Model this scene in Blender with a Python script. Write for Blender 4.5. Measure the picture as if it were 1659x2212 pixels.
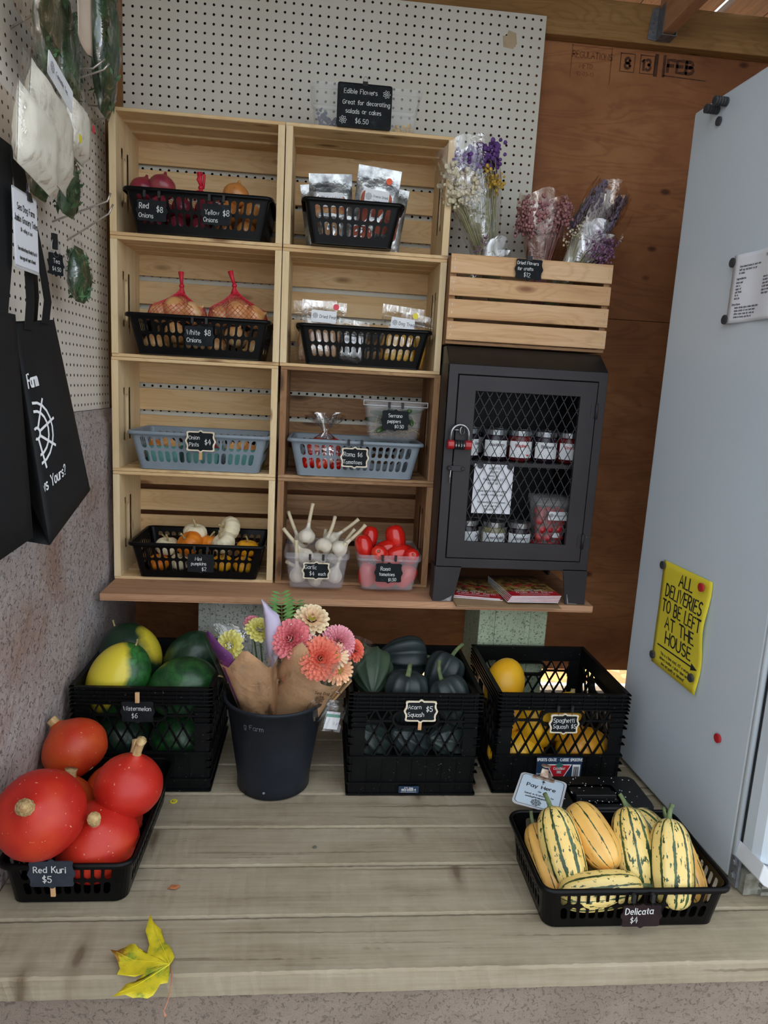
import bpy, math, random
from mathutils import Vector, Matrix, Euler
for o in list(bpy.data.objects): bpy.data.objects.remove(o, do_unlink=True)
SC = bpy.context.scene
COL = SC.collection
PI = math.pi
rnd = random.Random(7)

# ------------------------------------------------------------------ camera
def make_camera():
    yaw, pitch, roll = math.radians(5.48), math.radians(10.2), math.radians(3.17)
    f = Vector((math.sin(yaw)*math.cos(pitch), math.cos(yaw)*math.cos(pitch), -math.sin(pitch)))
    rt = Vector((math.cos(yaw), -math.sin(yaw), 0)); up = rt.cross(f)
    r2 = rt*math.cos(roll)+up*math.sin(roll); u2 = -rt*math.sin(roll)+up*math.cos(roll)
    cd = bpy.data.cameras.new('camera'); cam = bpy.data.objects.new('camera', cd); COL.objects.link(cam)
    m = Matrix.Identity(4)
    for i in range(3): m[i][0], m[i][1], m[i][2] = r2[i], u2[i], -f[i]
    m.translation = Vector((.585, -2.02, 1.035)); cam.matrix_world = m
    cd.sensor_fit = 'VERTICAL'; cd.sensor_height = 36.0; cd.lens = 1500/2212*36; cd.clip_start = .02
    SC.camera = cam
make_camera()

# ------------------------------------------------------------------ sky, sun, exposure
def make_world():
    w = bpy.data.worlds.new('sky'); SC.world = w; w.use_nodes = True
    nt = w.node_tree; nt.nodes.clear()
    out = nt.nodes.new('ShaderNodeOutputWorld'); bg = nt.nodes.new('ShaderNodeBackground')
    bg.inputs[0].default_value = (.86, .93, 1.0, 1); bg.inputs[1].default_value = 1.0
    nt.links.new(bg.outputs[0], out.inputs[0])
make_world()
sd = bpy.data.lights.new('sun', 'SUN'); sun = bpy.data.objects.new('sun', sd); COL.objects.link(sun)
sd.energy = 4.0; sd.angle = math.radians(1.5); sd.color = (1, .93, .82)
sun.rotation_euler = Euler((math.radians(-52), math.radians(14), 0))      # shines from behind the stand, towards its front
VS = SC.view_settings
VS.view_transform = 'Standard'; VS.look = 'None'; VS.gamma = 1.0; VS.use_curve_mapping = False
VS.exposure = 1.05

# ------------------------------------------------------------------ colour and material helpers
def S(r, g, b):
    def f(c):
        c /= 255.0
        return c/12.92 if c <= .04045 else ((c+.055)/1.055)**2.4
    return (f(r), f(g), f(b), 1)
MATS = {}
class NT:
    def __init__(s, name):
        s.m = bpy.data.materials.new(name); s.m.use_nodes = True; s.t = s.m.node_tree; s.t.nodes.clear()
        s.out = s.n('ShaderNodeOutputMaterial'); s.p = s.n('ShaderNodeBsdfPrincipled'); s.l(s.p.outputs[0], s.out.inputs[0])
    def n(s, t, **k):
        x = s.t.nodes.new(t)
        for a, b in k.items(): setattr(x, a, b)
        return x
    def l(s, a, b): s.t.links.new(a, b)
    def set(s, node, i, v):
        if hasattr(v, 'is_linked') or hasattr(v, 'links'): s.l(v, node.inputs[i])
        else: node.inputs[i].default_value = v
    def math(s, op, a, b=None, c=None):
        x = s.n('ShaderNodeMath', operation=op)
        s.set(x, 0, a)
        if b is not None: s.set(x, 1, b)
        if c is not None: s.set(x, 2, c)
        return x.outputs[0]
    def mix(s, f, a, b, mode='MIX'):
        x = s.n('ShaderNodeMix', data_type='RGBA', blend_type=mode)
        s.set(x, 0, f); s.set(x, 6, a); s.set(x, 7, b); return x.outputs[2]
    def ramp(s, f, stops, interp='LINEAR'):
        x = s.n('ShaderNodeValToRGB'); x.color_ramp.interpolation = interp
        e = x.color_ramp.elements
        while len(e) < len(stops): e.new(.5)
        for i, (p, c) in enumerate(stops):
            e[i].position = p; e[i].color = c if hasattr(c, '__len__') else (c, c, c, 1)
        s.l(f, x.inputs[0]); return x.outputs[0]
    def coord(s, rand=True, scale=(1, 1, 1), kind='Object'):
        tc = s.n('ShaderNodeTexCoord').outputs[kind]
        if rand:
            oi = s.n('ShaderNodeObjectInfo'); v = s.n('ShaderNodeVectorMath', operation='MULTIPLY_ADD')
            c = s.n('ShaderNodeCombineXYZ'); r = oi.outputs['Random']
            s.l(s.math('MULTIPLY', r, 17.3), c.inputs[0]); s.l(s.math('MULTIPLY', r, 31.7), c.inputs[1]); s.l(s.math('MULTIPLY', r, 53.1), c.inputs[2])
            s.l(tc, v.inputs[0]); v.inputs[1].default_value = (1, 1, 1); s.l(c.outputs[0], v.inputs[2]); tc = v.outputs[0]
        mp = s.n('ShaderNodeMapping'); s.l(tc, mp.inputs[0]); mp.inputs[3].default_value = scale
        return mp.outputs[0]
    def noise(s, vec, scale=5, detail=4, rough=.55, dist=0, out=0):
        x = s.n('ShaderNodeTexNoise'); s.l(vec, x.inputs['Vector'])
        x.inputs['Scale'].default_value = scale; x.inputs['Detail'].default_value = detail
        x.inputs['Roughness'].default_value = rough; x.inputs['Distortion'].default_value = dist
        return x.outputs[out]
    def voro(s, vec, scale=5, feature='F1', rand=1, dim='3D'):
        x = s.n('ShaderNodeTexVoronoi', feature=feature, voronoi_dimensions=dim); s.l(vec, x.inputs['Vector'])
        x.inputs['Scale'].default_value = scale; x.inputs['Randomness'].default_value = rand
        return x.outputs['Distance']
    def bump(s, h, strength=.3, dist=.002):
        b = s.n('ShaderNodeBump'); b.inputs['Strength'].default_value = strength; b.inputs['Distance'].default_value = dist
        s.l(h, b.inputs['Height']); s.l(b.outputs[0], s.p.inputs['Normal'])
    def fin(s, color=None, rough=.5, metal=0, spec=.5, coat=0, sss=0):
        if color is not None: s.set(s.p, 'Base Color', color)
        s.set(s.p, 'Roughness', rough); s.set(s.p, 'Metallic', metal); s.set(s.p, 'Specular IOR Level', spec)
        if coat: s.set(s.p, 'Coat Weight', coat); s.set(s.p, 'Coat Roughness', .08)
        MATS[s.m.name] = s.m
        return s.m

def M(name, c1, c2=None, scale=15, rough=.5, metal=0, bump=0, bscale=120, spec=.5, coat=0, lo=.35, hi=.65, bdist=.001, rand=True, stretch=(1, 1, 1)):
    if name in MATS: return MATS[name]
    k = NT(name)
    if c2 is None: c2 = tuple(x*.82 for x in c1[:3])+(1,)
    v = k.coord(rand, stretch)
    col = k.ramp(k.noise(v, scale), [(lo, c1), (hi, c2)])
    if bump: k.bump(k.noise(v, bscale, 3), bump, bdist)
    return k.fin(col, rough, metal, spec, coat)

def wood(name, light, mid, dark, knot, axis=0, fine=1.0, rough=.7, knots=.1, bump=.15, ringamt=.35):
    k = NT(name)
    sc = [9, 9, 9]; sc[axis] = 1.1
    v = k.coord(True, tuple(sc))
    sf = [130, 130, 130]; sf[axis] = 3.0
    vf = k.coord(True, tuple(sf))
    sk = [13, 13, 13]; sk[axis] = 4.2
    vk = k.coord(True, tuple(sk))
    kd = k.voro(vk, 1.0)
    big = k.noise(v, 1.6, 3, .5, .8)
    fibre = k.noise(vf, 1.0*fine, 2, .6)
    # growth rings: sine of the warped big noise
    ring = k.math('SINE', k.math('MULTIPLY', k.math('ADD', big, k.math('MULTIPLY', k.math('POWER', k.math('SUBTRACT', 1.0, k.math('MINIMUM', kd, 1.0)), 3.0), .5)), 60.0))
    ring = k.math('MULTIPLY_ADD', ring, .5, .5)
    t = k.math('ADD', k.math('MULTIPLY', big, .75), k.math('MULTIPLY', fibre, .3))
    col = k.ramp(t, [(.35, light), (.55, mid), (.85, dark)])
    col = k.mix(k.math('MULTIPLY', k.math('POWER', ring, 4.0), ringamt), col, dark)
    kn = k.ramp(kd, [(knots*.45, 1.0), (knots, 0.0)])
    col = k.mix(k.math('MULTIPLY', kn, .8), col, knot)
    k.bump(fibre, bump, .001)
    return k.fin(col, rough, 0, .3)

def clear(name, tint=(1, 1, 1, 1), fac=.22, rough=.12, crinkle=0, cs=60, film=False):
    k = NT(name); k.t.nodes.remove(k.p)
    tr = k.n('ShaderNodeBsdfTransparent'); tr.inputs[0].default_value = (.97, .97, .97, 1)
    if film:
        p = k.n('ShaderNodeBsdfGlossy'); p.inputs['Color'].default_value = tint; p.inputs['Roughness'].default_value = rough
        tr.inputs[0].default_value = tuple(.5*c+.5 for c in tint[:3])+(1,)
    else:
        p = k.n('ShaderNodeBsdfPrincipled'); p.inputs['Base Color'].default_value = tint; p.inputs['Roughness'].default_value = rough; p.inputs['Specular IOR Level'].default_value = 1.0
    k.p = p
    mx = k.n('ShaderNodeMixShader'); mx.inputs[0].default_value = fac
    v = k.coord(True)
    nz = k.noise(v, cs, 3, .6, .6)
    if crinkle:
        k.bump(nz, crinkle, .004)
    if film: k.l(k.ramp(k.noise(k.coord(True, (1, 1, .35)), cs*1.2, 4, .6, 1.2), [(.35, fac*.25), (.55, fac), (.68, min(.8, fac*4))]), mx.inputs[0])
    else: k.l(k.math('MULTIPLY_ADD', nz, fac*.8, fac*.6), mx.inputs[0])
    k.l(tr.outputs[0], mx.inputs[1]); k.l(p.outputs[0], mx.inputs[2]); k.l(mx.outputs[0], k.out.inputs[0])
    MATS[name] = k.m; return k.m

# ------------------------------------------------------------------ mesh builder
class MB:
    def __init__(s): s.v = []; s.f = []
    def add(s, vs, fs, mtx=None):
        o = len(s.v)
        s.v += [tuple(mtx @ Vector(p)) for p in vs] if mtx is not None else [tuple(p) for p in vs]
        s.f += [tuple(i+o for i in f) for f in fs]; return s
    def box(s, c, d, mtx=None):
        x, y, z = d[0]/2, d[1]/2, d[2]/2
        vs = [(c[0]+a*x, c[1]+b*y, c[2]+e*z) for a in (-1, 1) for b in (-1, 1) for e in (-1, 1)]
        return s.add(vs, [(0, 1, 3, 2), (4, 6, 7, 5), (0, 4, 5, 1), (2, 3, 7, 6), (0, 2, 6, 4), (1, 5, 7, 3)], mtx)
    def bb(s, a, b, mtx=None):
        return s.box([(p+q)/2 for p, q in zip(a, b)], [abs(q-p) for p, q in zip(a, b)], mtx)
    def loft(s, rings, cap=(True, True), closed=True, mtx=None):
        n = len(rings[0]); vs = [p for r in rings for p in r]; fs = []
        for i in range(len(rings)-1):
            for j in range(n if closed else n-1):
                k = (j+1) % n; fs.append((i*n+j, i*n+k, (i+1)*n+k, (i+1)*n+j))
        if cap[0]: fs.append(tuple(range(n-1, -1, -1)))
        if cap[1]: fs.append(tuple((len(rings)-1)*n+j for j in range(n)))
        return s.add(vs, fs, mtx)
    def lathe(s, prof, n=16, mtx=None, mod=None, cap=(True, True)):
        rings = []
        for r, z in prof:
            rg = []
            for j in range(n):
                a = 2*PI*j/n; q = r*(mod(a, z) if mod else 1); rg.append((q*math.cos(a), q*math.sin(a), z))
            rings.append(rg)
        return s.loft(rings, cap, True, mtx)
    def tube(s, pts, r, n=6, mtx=None, closed=False, cap=True):
        pts = [Vector(p) for p in pts]; N = len(pts); rings = []
        rr = r if hasattr(r, '__len__') else [r]*N
        up = None
        for i, p in enumerate(pts):
            a = pts[i-1] if (i > 0 or closed) else p; b = pts[(i+1) % N] if (i < N-1 or closed) else p
            t = (b-a).normalized()
            if up is None:
                up = t.orthogonal().normalized()
            else:
                up = (up-t*up.dot(t)); up = up.normalized() if up.length > 1e-6 else t.orthogonal().normalized()
            w = t.cross(up)
            rings.append([tuple(p+(up*math.cos(2*PI*j/n)+w*math.sin(2*PI*j/n))*rr[i]) for j in range(n)])
        if closed: rings.append(rings[0]); return s.loft(rings, (False, False), True, mtx)
        return s.loft(rings, (cap, cap), True, mtx)
    def prism(s, poly, y0, y1, mtx=None):          # outline in x,z ; extruded along y
        n = len(poly); vs = [(p[0], y0, p[1]) for p in poly]+[(p[0], y1, p[1]) for p in poly]
        fs = [tuple(range(n)), tuple(range(2*n-1, n-1, -1))]+[(i, i+n, (i+1) % n+n, (i+1) % n) for i in range(n)]
        return s.add(vs, fs, mtx)
    def ring(s, outer, inner, y0, y1, mtx=None):   # frame between two outlines of equal count
        n = len(outer)
        vs = [(p[0], y0, p[1]) for p in outer]+[(p[0], y0, p[1]) for p in inner]+[(p[0], y1, p[1]) for p in outer]+[(p[0], y1, p[1]) for p in inner]
        fs = []
        for i in range(n):
            j = (i+1) % n
            fs += [(i, j, n+j, n+i), (2*n+i, 3*n+i, 3*n+j, 2*n+j), (i, 2*n+i, 2*n+j, j), (n+i, n+j, 3*n+j, 3*n+i)]
        return s.add(vs, fs, mtx)
    def grid(s, fn, nu, nv, mtx=None, wrap=False):
        vs = [fn(i/nu, j/nv) for j in range(nv+1) for i in range(nu+1)]
        fs = [(j*(nu+1)+i, j*(nu+1)+i+1, (j+1)*(nu+1)+i+1, (j+1)*(nu+1)+i) for j in range(nv) for i in range(nu)]
        return s.add(vs, fs, mtx)
    def ball(s, c, r, n=10, m=6, mtx=None):
        rx = r if hasattr(r, '__len__') else (r, r, r)
        rings = []
        for i in range(1, m):
            t = PI*i/m
            rings.append([(c[0]+rx[0]*math.sin(t)*math.cos(2*PI*j/n), c[1]+rx[1]*math.sin(t)*math.sin(2*PI*j/n), c[2]-rx[2]*math.cos(t)) for j in range(n)])
        o = len(s.v); s.loft(rings, (False, False), True, mtx)
        k = len(s.v)
        tops = [(c[0], c[1], c[2]-rx[2]), (c[0], c[1], c[2]+rx[2])]
        s.v += [tuple(mtx @ Vector(p)) for p in tops] if mtx is not None else tops
        for j in range(n):
            q = (j+1) % n
            s.f += [(k, o+q, o+j), (k+1, o+(m-2)*n+j, o+(m-2)*n+q)]
        return s
    def mesh(s, name, mat, smooth=False):
        me = bpy.data.meshes.new(name); me.from_pydata(s.v, [], s.f); me.validate()
        if mat: me.materials.append(MATS[mat] if isinstance(mat, str) else mat)
        if smooth: me.polygons.foreach_set('use_smooth', [True]*len(me.polygons))
        me.update(); return me
    def build(s, name, mat, parent=None, smooth=False, loc=None, rot=None, solid=0, bevel=0, sub=0):
        o = obj(name, s.mesh(name, mat, smooth), parent, loc, rot)
        if solid: md = o.modifiers.new('solid', 'SOLIDIFY'); md.thickness = solid; md.offset = 0
        if bevel: md = o.modifiers.new('bevel', 'BEVEL'); md.width = bevel; md.segments = 2; md.limit_method = 'ANGLE'; md.angle_limit = math.radians(40)
        if sub: md = o.modifiers.new('sub', 'SUBSURF'); md.levels = sub; md.render_levels = sub
        return o

def obj(name, me, parent=None, loc=None, rot=None, scale=None):
    o = bpy.data.objects.new(name, me); COL.objects.link(o)
    if parent: o.parent = parent
    if loc is not None: o.location = loc
    if rot is not None: o.rotation_euler = rot
    if scale is not None: o.scale = scale if hasattr(scale, '__len__') else (scale,)*3
    return o
def tag(o, label, cat, group=None, kind=None):
    o['label'] = label; o['category'] = cat
    if group: o['group'] = group
    if kind: o['kind'] = kind
    return o
def thing(name, label, cat, loc=(0, 0, 0), rot=None, group=None):
    return tag(obj(name, None, None, loc, rot), label, cat, group)
def struct(o): o['kind'] = 'structure'; return o
def TR(loc=(0, 0, 0), rot=(0, 0, 0), sc=(1, 1, 1)):
    return Matrix.LocRotScale(Vector(loc), Euler(rot), Vector(sc))
def aim(d, roll=0):
    "euler that turns local +z to direction d"
    q = Vector(d).to_track_quat('Z', 'Y'); return (q @ Euler((0, 0, roll)).to_quaternion()).to_euler()

# ------------------------------------------------------------------ perforated sheet
def stadium(w, h, k=4):
    "outline of a rounded slot, counter-clockwise"
    pts = []
    if h >= w:
        r = w/2; d = h/2-r
        for i in range(k+1): a = PI*i/k; pts.append((r*math.cos(a), d+r*math.sin(a)))
        for i in range(k+1): a = PI+PI*i/k; pts.append((r*math.cos(a), -d+r*math.sin(a)))
    else:
        r = h/2; d = w/2-r
        for i in range(k+1): a = -PI/2+PI*i/k; pts.append((d+r*math.cos(a), r*math.sin(a)))
        for i in range(k+1): a = PI/2+PI*i/k; pts.append((-d+r*math.cos(a), r*math.sin(a)))
    return pts
def perf(mb, cells, mapf, th):
    "cells: (u0,u1,v0,v1,hole) ; mapf(u,v,depth) -> point ; hole outline about the cell centre or None"
    for u0, u1, v0, v1, hole in cells:
        if hole is None:
            c = [(u0, v0), (u1, v0), (u1, v1), (u0, v1)]
            mb.add([mapf(a, b, 0) for a, b in c]+[mapf(a, b, th) for a, b in c], [(0, 1, 2, 3), (7, 6, 5, 4)])
            continue
        cx, cy = (u0+u1)/2, (v0+v1)/2; hw, hh = (u1-u0)/2, (v1-v0)/2
        n = len(hole); pts = []; side = []
        for x, y in hole:
            k = min(hw/abs(x) if abs(x) > 1e-9 else 1e9, hh/abs(y) if abs(y) > 1e-9 else 1e9)
            pts.append((x*k, y*k)); side.append(0 if abs(x*k) >= hw-1e-9 else 1)
        vs = [(cx+x, cy+y) for x, y in hole]+[(cx+x, cy+y) for x, y in pts]; fs = []
        for i in range(n):
            j = (i+1) % n
            if side[i] != side[j] or (pts[i][0]*pts[j][0] < 0 and pts[i][1]*pts[j][1] < 0):
                vs.append((cx+math.copysign(hw, pts[i][0]+pts[j][0]), cy+math.copysign(hh, pts[i][1]+pts[j][1])))
                fs.append((i, n+i, len(vs)-1, n+j, j))
            else: fs.append((i, n+i, n+j, j))
        N = len(vs)
        mb.add([mapf(a, b, 0) for a, b in vs]+[mapf(a, b, th) for a, b in vs],
               fs+[tuple(q+N for q in reversed(f)) for f in fs]+[(i, (i+1) % n, (i+1) % n+N, i+N) for i in range(n)])
    return mb

# ------------------------------------------------------------------ stroke lettering (chalk and print)
GL = {}
for ln in '''A 4|0,0 2,6 4,0|.8,2.2 3.2,2.2
B 3.6|0,0 0,6|0,6 1.6,6 @1.6,4.6,1.4,1.4,90,-90 0,3.2|1.6,3.2 @1.8,1.6,1.7,1.6,90,-90 0,0
C 4|@2.2,3,2.2,3,50,310
D 4|0,0 0,6|0,6 1.2,6 @1.2,3,2.7,3,90,-90 0,0
E 3.2|3.1,6 0,6 0,0 3.2,0|0,3.2 2.6,3.2
F 3.2|3.2,6 0,6 0,0|0,3.2 2.5,3.2
G 4.2|@2.2,3,2.2,3,45,330 4.2,2.8 2.6,2.8
H 3.8|0,0 0,6|3.8,0 3.8,6|0,3 3.8,3
I 1|.4,0 .4,6
J 3|2.6,6 2.6,1.4 @1.3,1.4,1.3,1.4,0,-170
K 3.6|0,0 0,6|3.4,6 0,2.6|1.2,3.6 3.6,0
L 3|0,6 0,0 3,0
M 4.8|0,0 .4,6 2.4,1.6 4.4,6 4.8,0
N 4|0,0 0,6 4,0 4,6
O 4.4|@2.2,3,2.2,3,0,360
P 3.4|0,0 0,6|0,6 1.6,6 @1.6,4.4,1.6,1.6,90,-90 0,2.8
Q 4.4|@2.2,3,2.2,3,0,360|2.8,1.4 4.4,-.4
R 3.6|0,0 0,6|0,6 1.6,6 @1.6,4.5,1.6,1.5,90,-90 0,3|1.4,3 3.6,0
S 3.6|@1.8,4.5,1.6,1.5,40,270 @1.8,1.5,1.7,1.5,90,-150
T 4|0,6 4,6|2,6 2,0
U 4|0,6 0,2 @2,2,2,2,180,360 4,6
V 4|0,6 2,0 4,6
W 5.4|0,6 1.4,0 2.7,4.6 4,0 5.4,6
X 3.8|0,0 3.8,6|0,6 3.8,0
Y 3.8|0,6 1.9,3 3.8,6|1.9,3 1.9,0
Z 3.6|0,6 3.6,6 0,0 3.6,0
a 3.5|@1.6,2,1.6,2,40,330|3.2,4 3.2,.5 3.6,0
b 3.3|0,6 0,0|@1.6,2,1.6,2,150,-150
c 3|@1.7,2,1.6,2,50,310
d 3.3|@1.6,2,1.6,2,30,330|3.2,6 3.2,0
e 3.2|.1,2.1 3.2,2.1 @1.6,2,1.6,2,0,310
f 2.2|@2,4.8,1,1.2,20,180 1,0|0,3.6 2.2,3.6
g 3.3|@1.6,2,1.6,2,40,330|3.2,4 3.2,-.8 @1.7,-.8,1.5,1.2,0,-160
h 3|0,6 0,0|@1.5,2.5,1.5,1.5,170,0 3,0
i .8|.4,4 .4,0|.4,5.2 .4,5.7
j 1.6|1.2,4 1.2,-1 @.3,-1,.9,1,0,-150|1.2,5.2 1.2,5.7
k 2.9|0,6 0,0|2.6,4 0,1.8|.9,2.5 2.8,0
l .8|.4,6 .4,0
m 4.2|0,4 0,0|@1.05,2.8,1.05,1.2,170,0 2.1,0|@3.15,2.8,1.05,1.2,170,0 4.2,0
n 3|0,4 0,0|@1.5,2.5,1.5,1.5,170,0 3,0
o 3.3|@1.65,2,1.65,2,0,360
p 3.3|0,4 0,-2|@1.6,2,1.6,2,150,-150
q 3.3|@1.6,2,1.6,2,30,330|3.2,4 3.2,-2
r 2.3|0,4 0,0|@1.3,2.6,1.3,1.4,170,40
s 2.8|@1.4,3,1.2,1,40,270 @1.4,1,1.3,1,90,-150
t 2.2|1,5.6 1,.6 1.9,0|0,4 2.2,4
u 3|0,4 0,1.5 @1.5,1.5,1.5,1.5,180,360|3,4 3,0
v 3|0,4 1.5,0 3,4
w 4.4|0,4 1.1,0 2.2,3.4 3.3,0 4.4,4
x 2.8|0,0 2.8,4|0,4 2.8,0
y 3|0,4 1.5,.4|3.1,4 .8,-2
z 2.8|0,4 2.8,4 0,0 2.8,0
0 3.6|@1.8,3,1.8,3,0,360
1 1.6|0,4.8 1.2,6 1.2,0
2 3.5|@1.7,4.4,1.7,1.6,160,-30 0,0 3.5,0
3 3.4|@1.5,4.5,1.6,1.5,140,-80|@1.5,1.6,1.8,1.6,85,-140
4 3.6|2.2,6 0,2 3.6,2|2.6,4.4 2.4,-.2
5 3.4|3.2,6 .4,6 .2,3.4 @1.6,1.9,1.7,1.9,120,-150
6 3.4|2.8,6 @2.6,2.4,2.5,3.4,120,180|@1.7,1.7,1.6,1.7,0,360
7 3.4|0,6 3.4,6 1.2,0
8 3.4|@1.7,4.5,1.4,1.5,0,360|@1.7,1.5,1.7,1.5,0,360
9 3.4|@1.7,4.3,1.6,1.7,0,360|3.3,4.3 2.6,0
$ 3.4|@1.7,4.2,1.4,1.2,40,270 @1.7,1.8,1.5,1.2,90,-150|1.7,6.6 1.7,-.6
. 1|.3,0 .5,.3
, 1|.5,.4 .2,-.8
! 1|.4,6 .4,1.6|.4,0 .4,.3
? 3|@1.5,4.6,1.5,1.4,170,-60 1.5,1.8|1.5,0 1.5,.3
' .8|.4,6 .3,4.6
" 1.6|.4,6 .4,4.8|1.2,6 1.2,4.8
- 2.4|.2,2.4 2.2,2.4
: 1|.4,.2 .4,.6|.4,3 .4,3.4
@ 5|@2.5,2,2.4,3,-40,-330|@2.4,2,1.1,1.3,0,360|3.5,3.2 3.6,1 4.5,1.2
* 2|.6,2.4 1.2,3|1.2,2.4 .6,3
/ 2.4|0,-.4 2.4,6.4'''.splitlines():
    ch = ln[0]; adv, *st = ln[2:].split('|'); GL[ch] = (float(adv), st)
def glyph(ch):
    if ch == ' ': return 2.4, []
    adv, st = GL.get(ch, GL['-']); out = []
    for s_ in st:
        pts = []
        for tok in s_.split():
            if tok[0] == '@':
                cx, cy, rx, ry, a0, a1 = map(float, tok[1:].split(','))
                n = max(3, int(abs(a1-a0)/40))
                for i in range(n+1):
                    a = math.radians(a0+(a1-a0)*i/n); pts.append((cx+rx*math.cos(a), cy+ry*math.sin(a)))
            else: pts.append(tuple(map(float, tok.split(','))))
        out.append(pts)
    return adv, out
def ribbon(mb, pts, w, y=0):
    n = len(pts)
    if n < 2: return
    L = []; Rr = []
    for i, p in enumerate(pts):
        a = pts[max(0, i-1)]; b = pts[min(n-1, i+1)]
        dx, dz = b[0]-a[0], b[1]-a[1]; q = math.hypot(dx, dz) or 1
        nx, nz = -dz/q*w/2, dx/q*w/2
        ex = ez = 0
        if i == 0: ex, ez = -dx/q*w*.3, -dz/q*w*.3
        if i == n-1: ex, ez = dx/q*w*.3, dz/q*w*.3
        L.append((p[0]+nx+ex, y, p[1]+nz+ez)); Rr.append((p[0]-nx+ex, y, p[1]-nz+ez))
    mb.add(L+Rr, [(i, n+i, n+i+1, i+1) for i in range(n-1)])
def text_width(t, cap, sx=1): return sum(glyph(c)[0]+1.1 for c in t)*cap/6*sx
def write(mb, t, x, z, cap, w, align='c', sx=1, jit=0, slant=0, rs=None, y=0):
    "letters in the x,z plane facing -y ; cap = capital height"
    k = cap/6; W = text_width(t, cap, sx)-1.1*k*sx
    cx = x-W/2 if align == 'c' else x if align == 'l' else x-W
    r = rs or rnd
    for c in t:
        adv, st = glyph(c); jz = r.uniform(-jit, jit)*k; js = 1+r.uniform(-jit, jit)*.12
        for s_ in st:
            ribbon(mb, [(cx+(p[0]*js+slant*p[1])*k*sx, z+p[1]*js*k+jz) for p in s_], w, y)
        cx += (adv+1.1)*k*sx
    return mb
def wheel(mb, x, z, r, w, spokes=8, y=0):
    for q in (1, .72, .18): ribbon(mb, [(x+r*q*math.cos(2*PI*i/20), z+r*q*math.sin(2*PI*i/20)) for i in range(21)], w, y)
    for i in range(spokes):
        a = 2*PI*i/spokes+.2; ribbon(mb, [(x+.18*r*math.cos(a), z+.18*r*math.sin(a)), (x+1.22*r*math.cos(a), z+1.22*r*math.sin(a))], w, y)
    return mb
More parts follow.
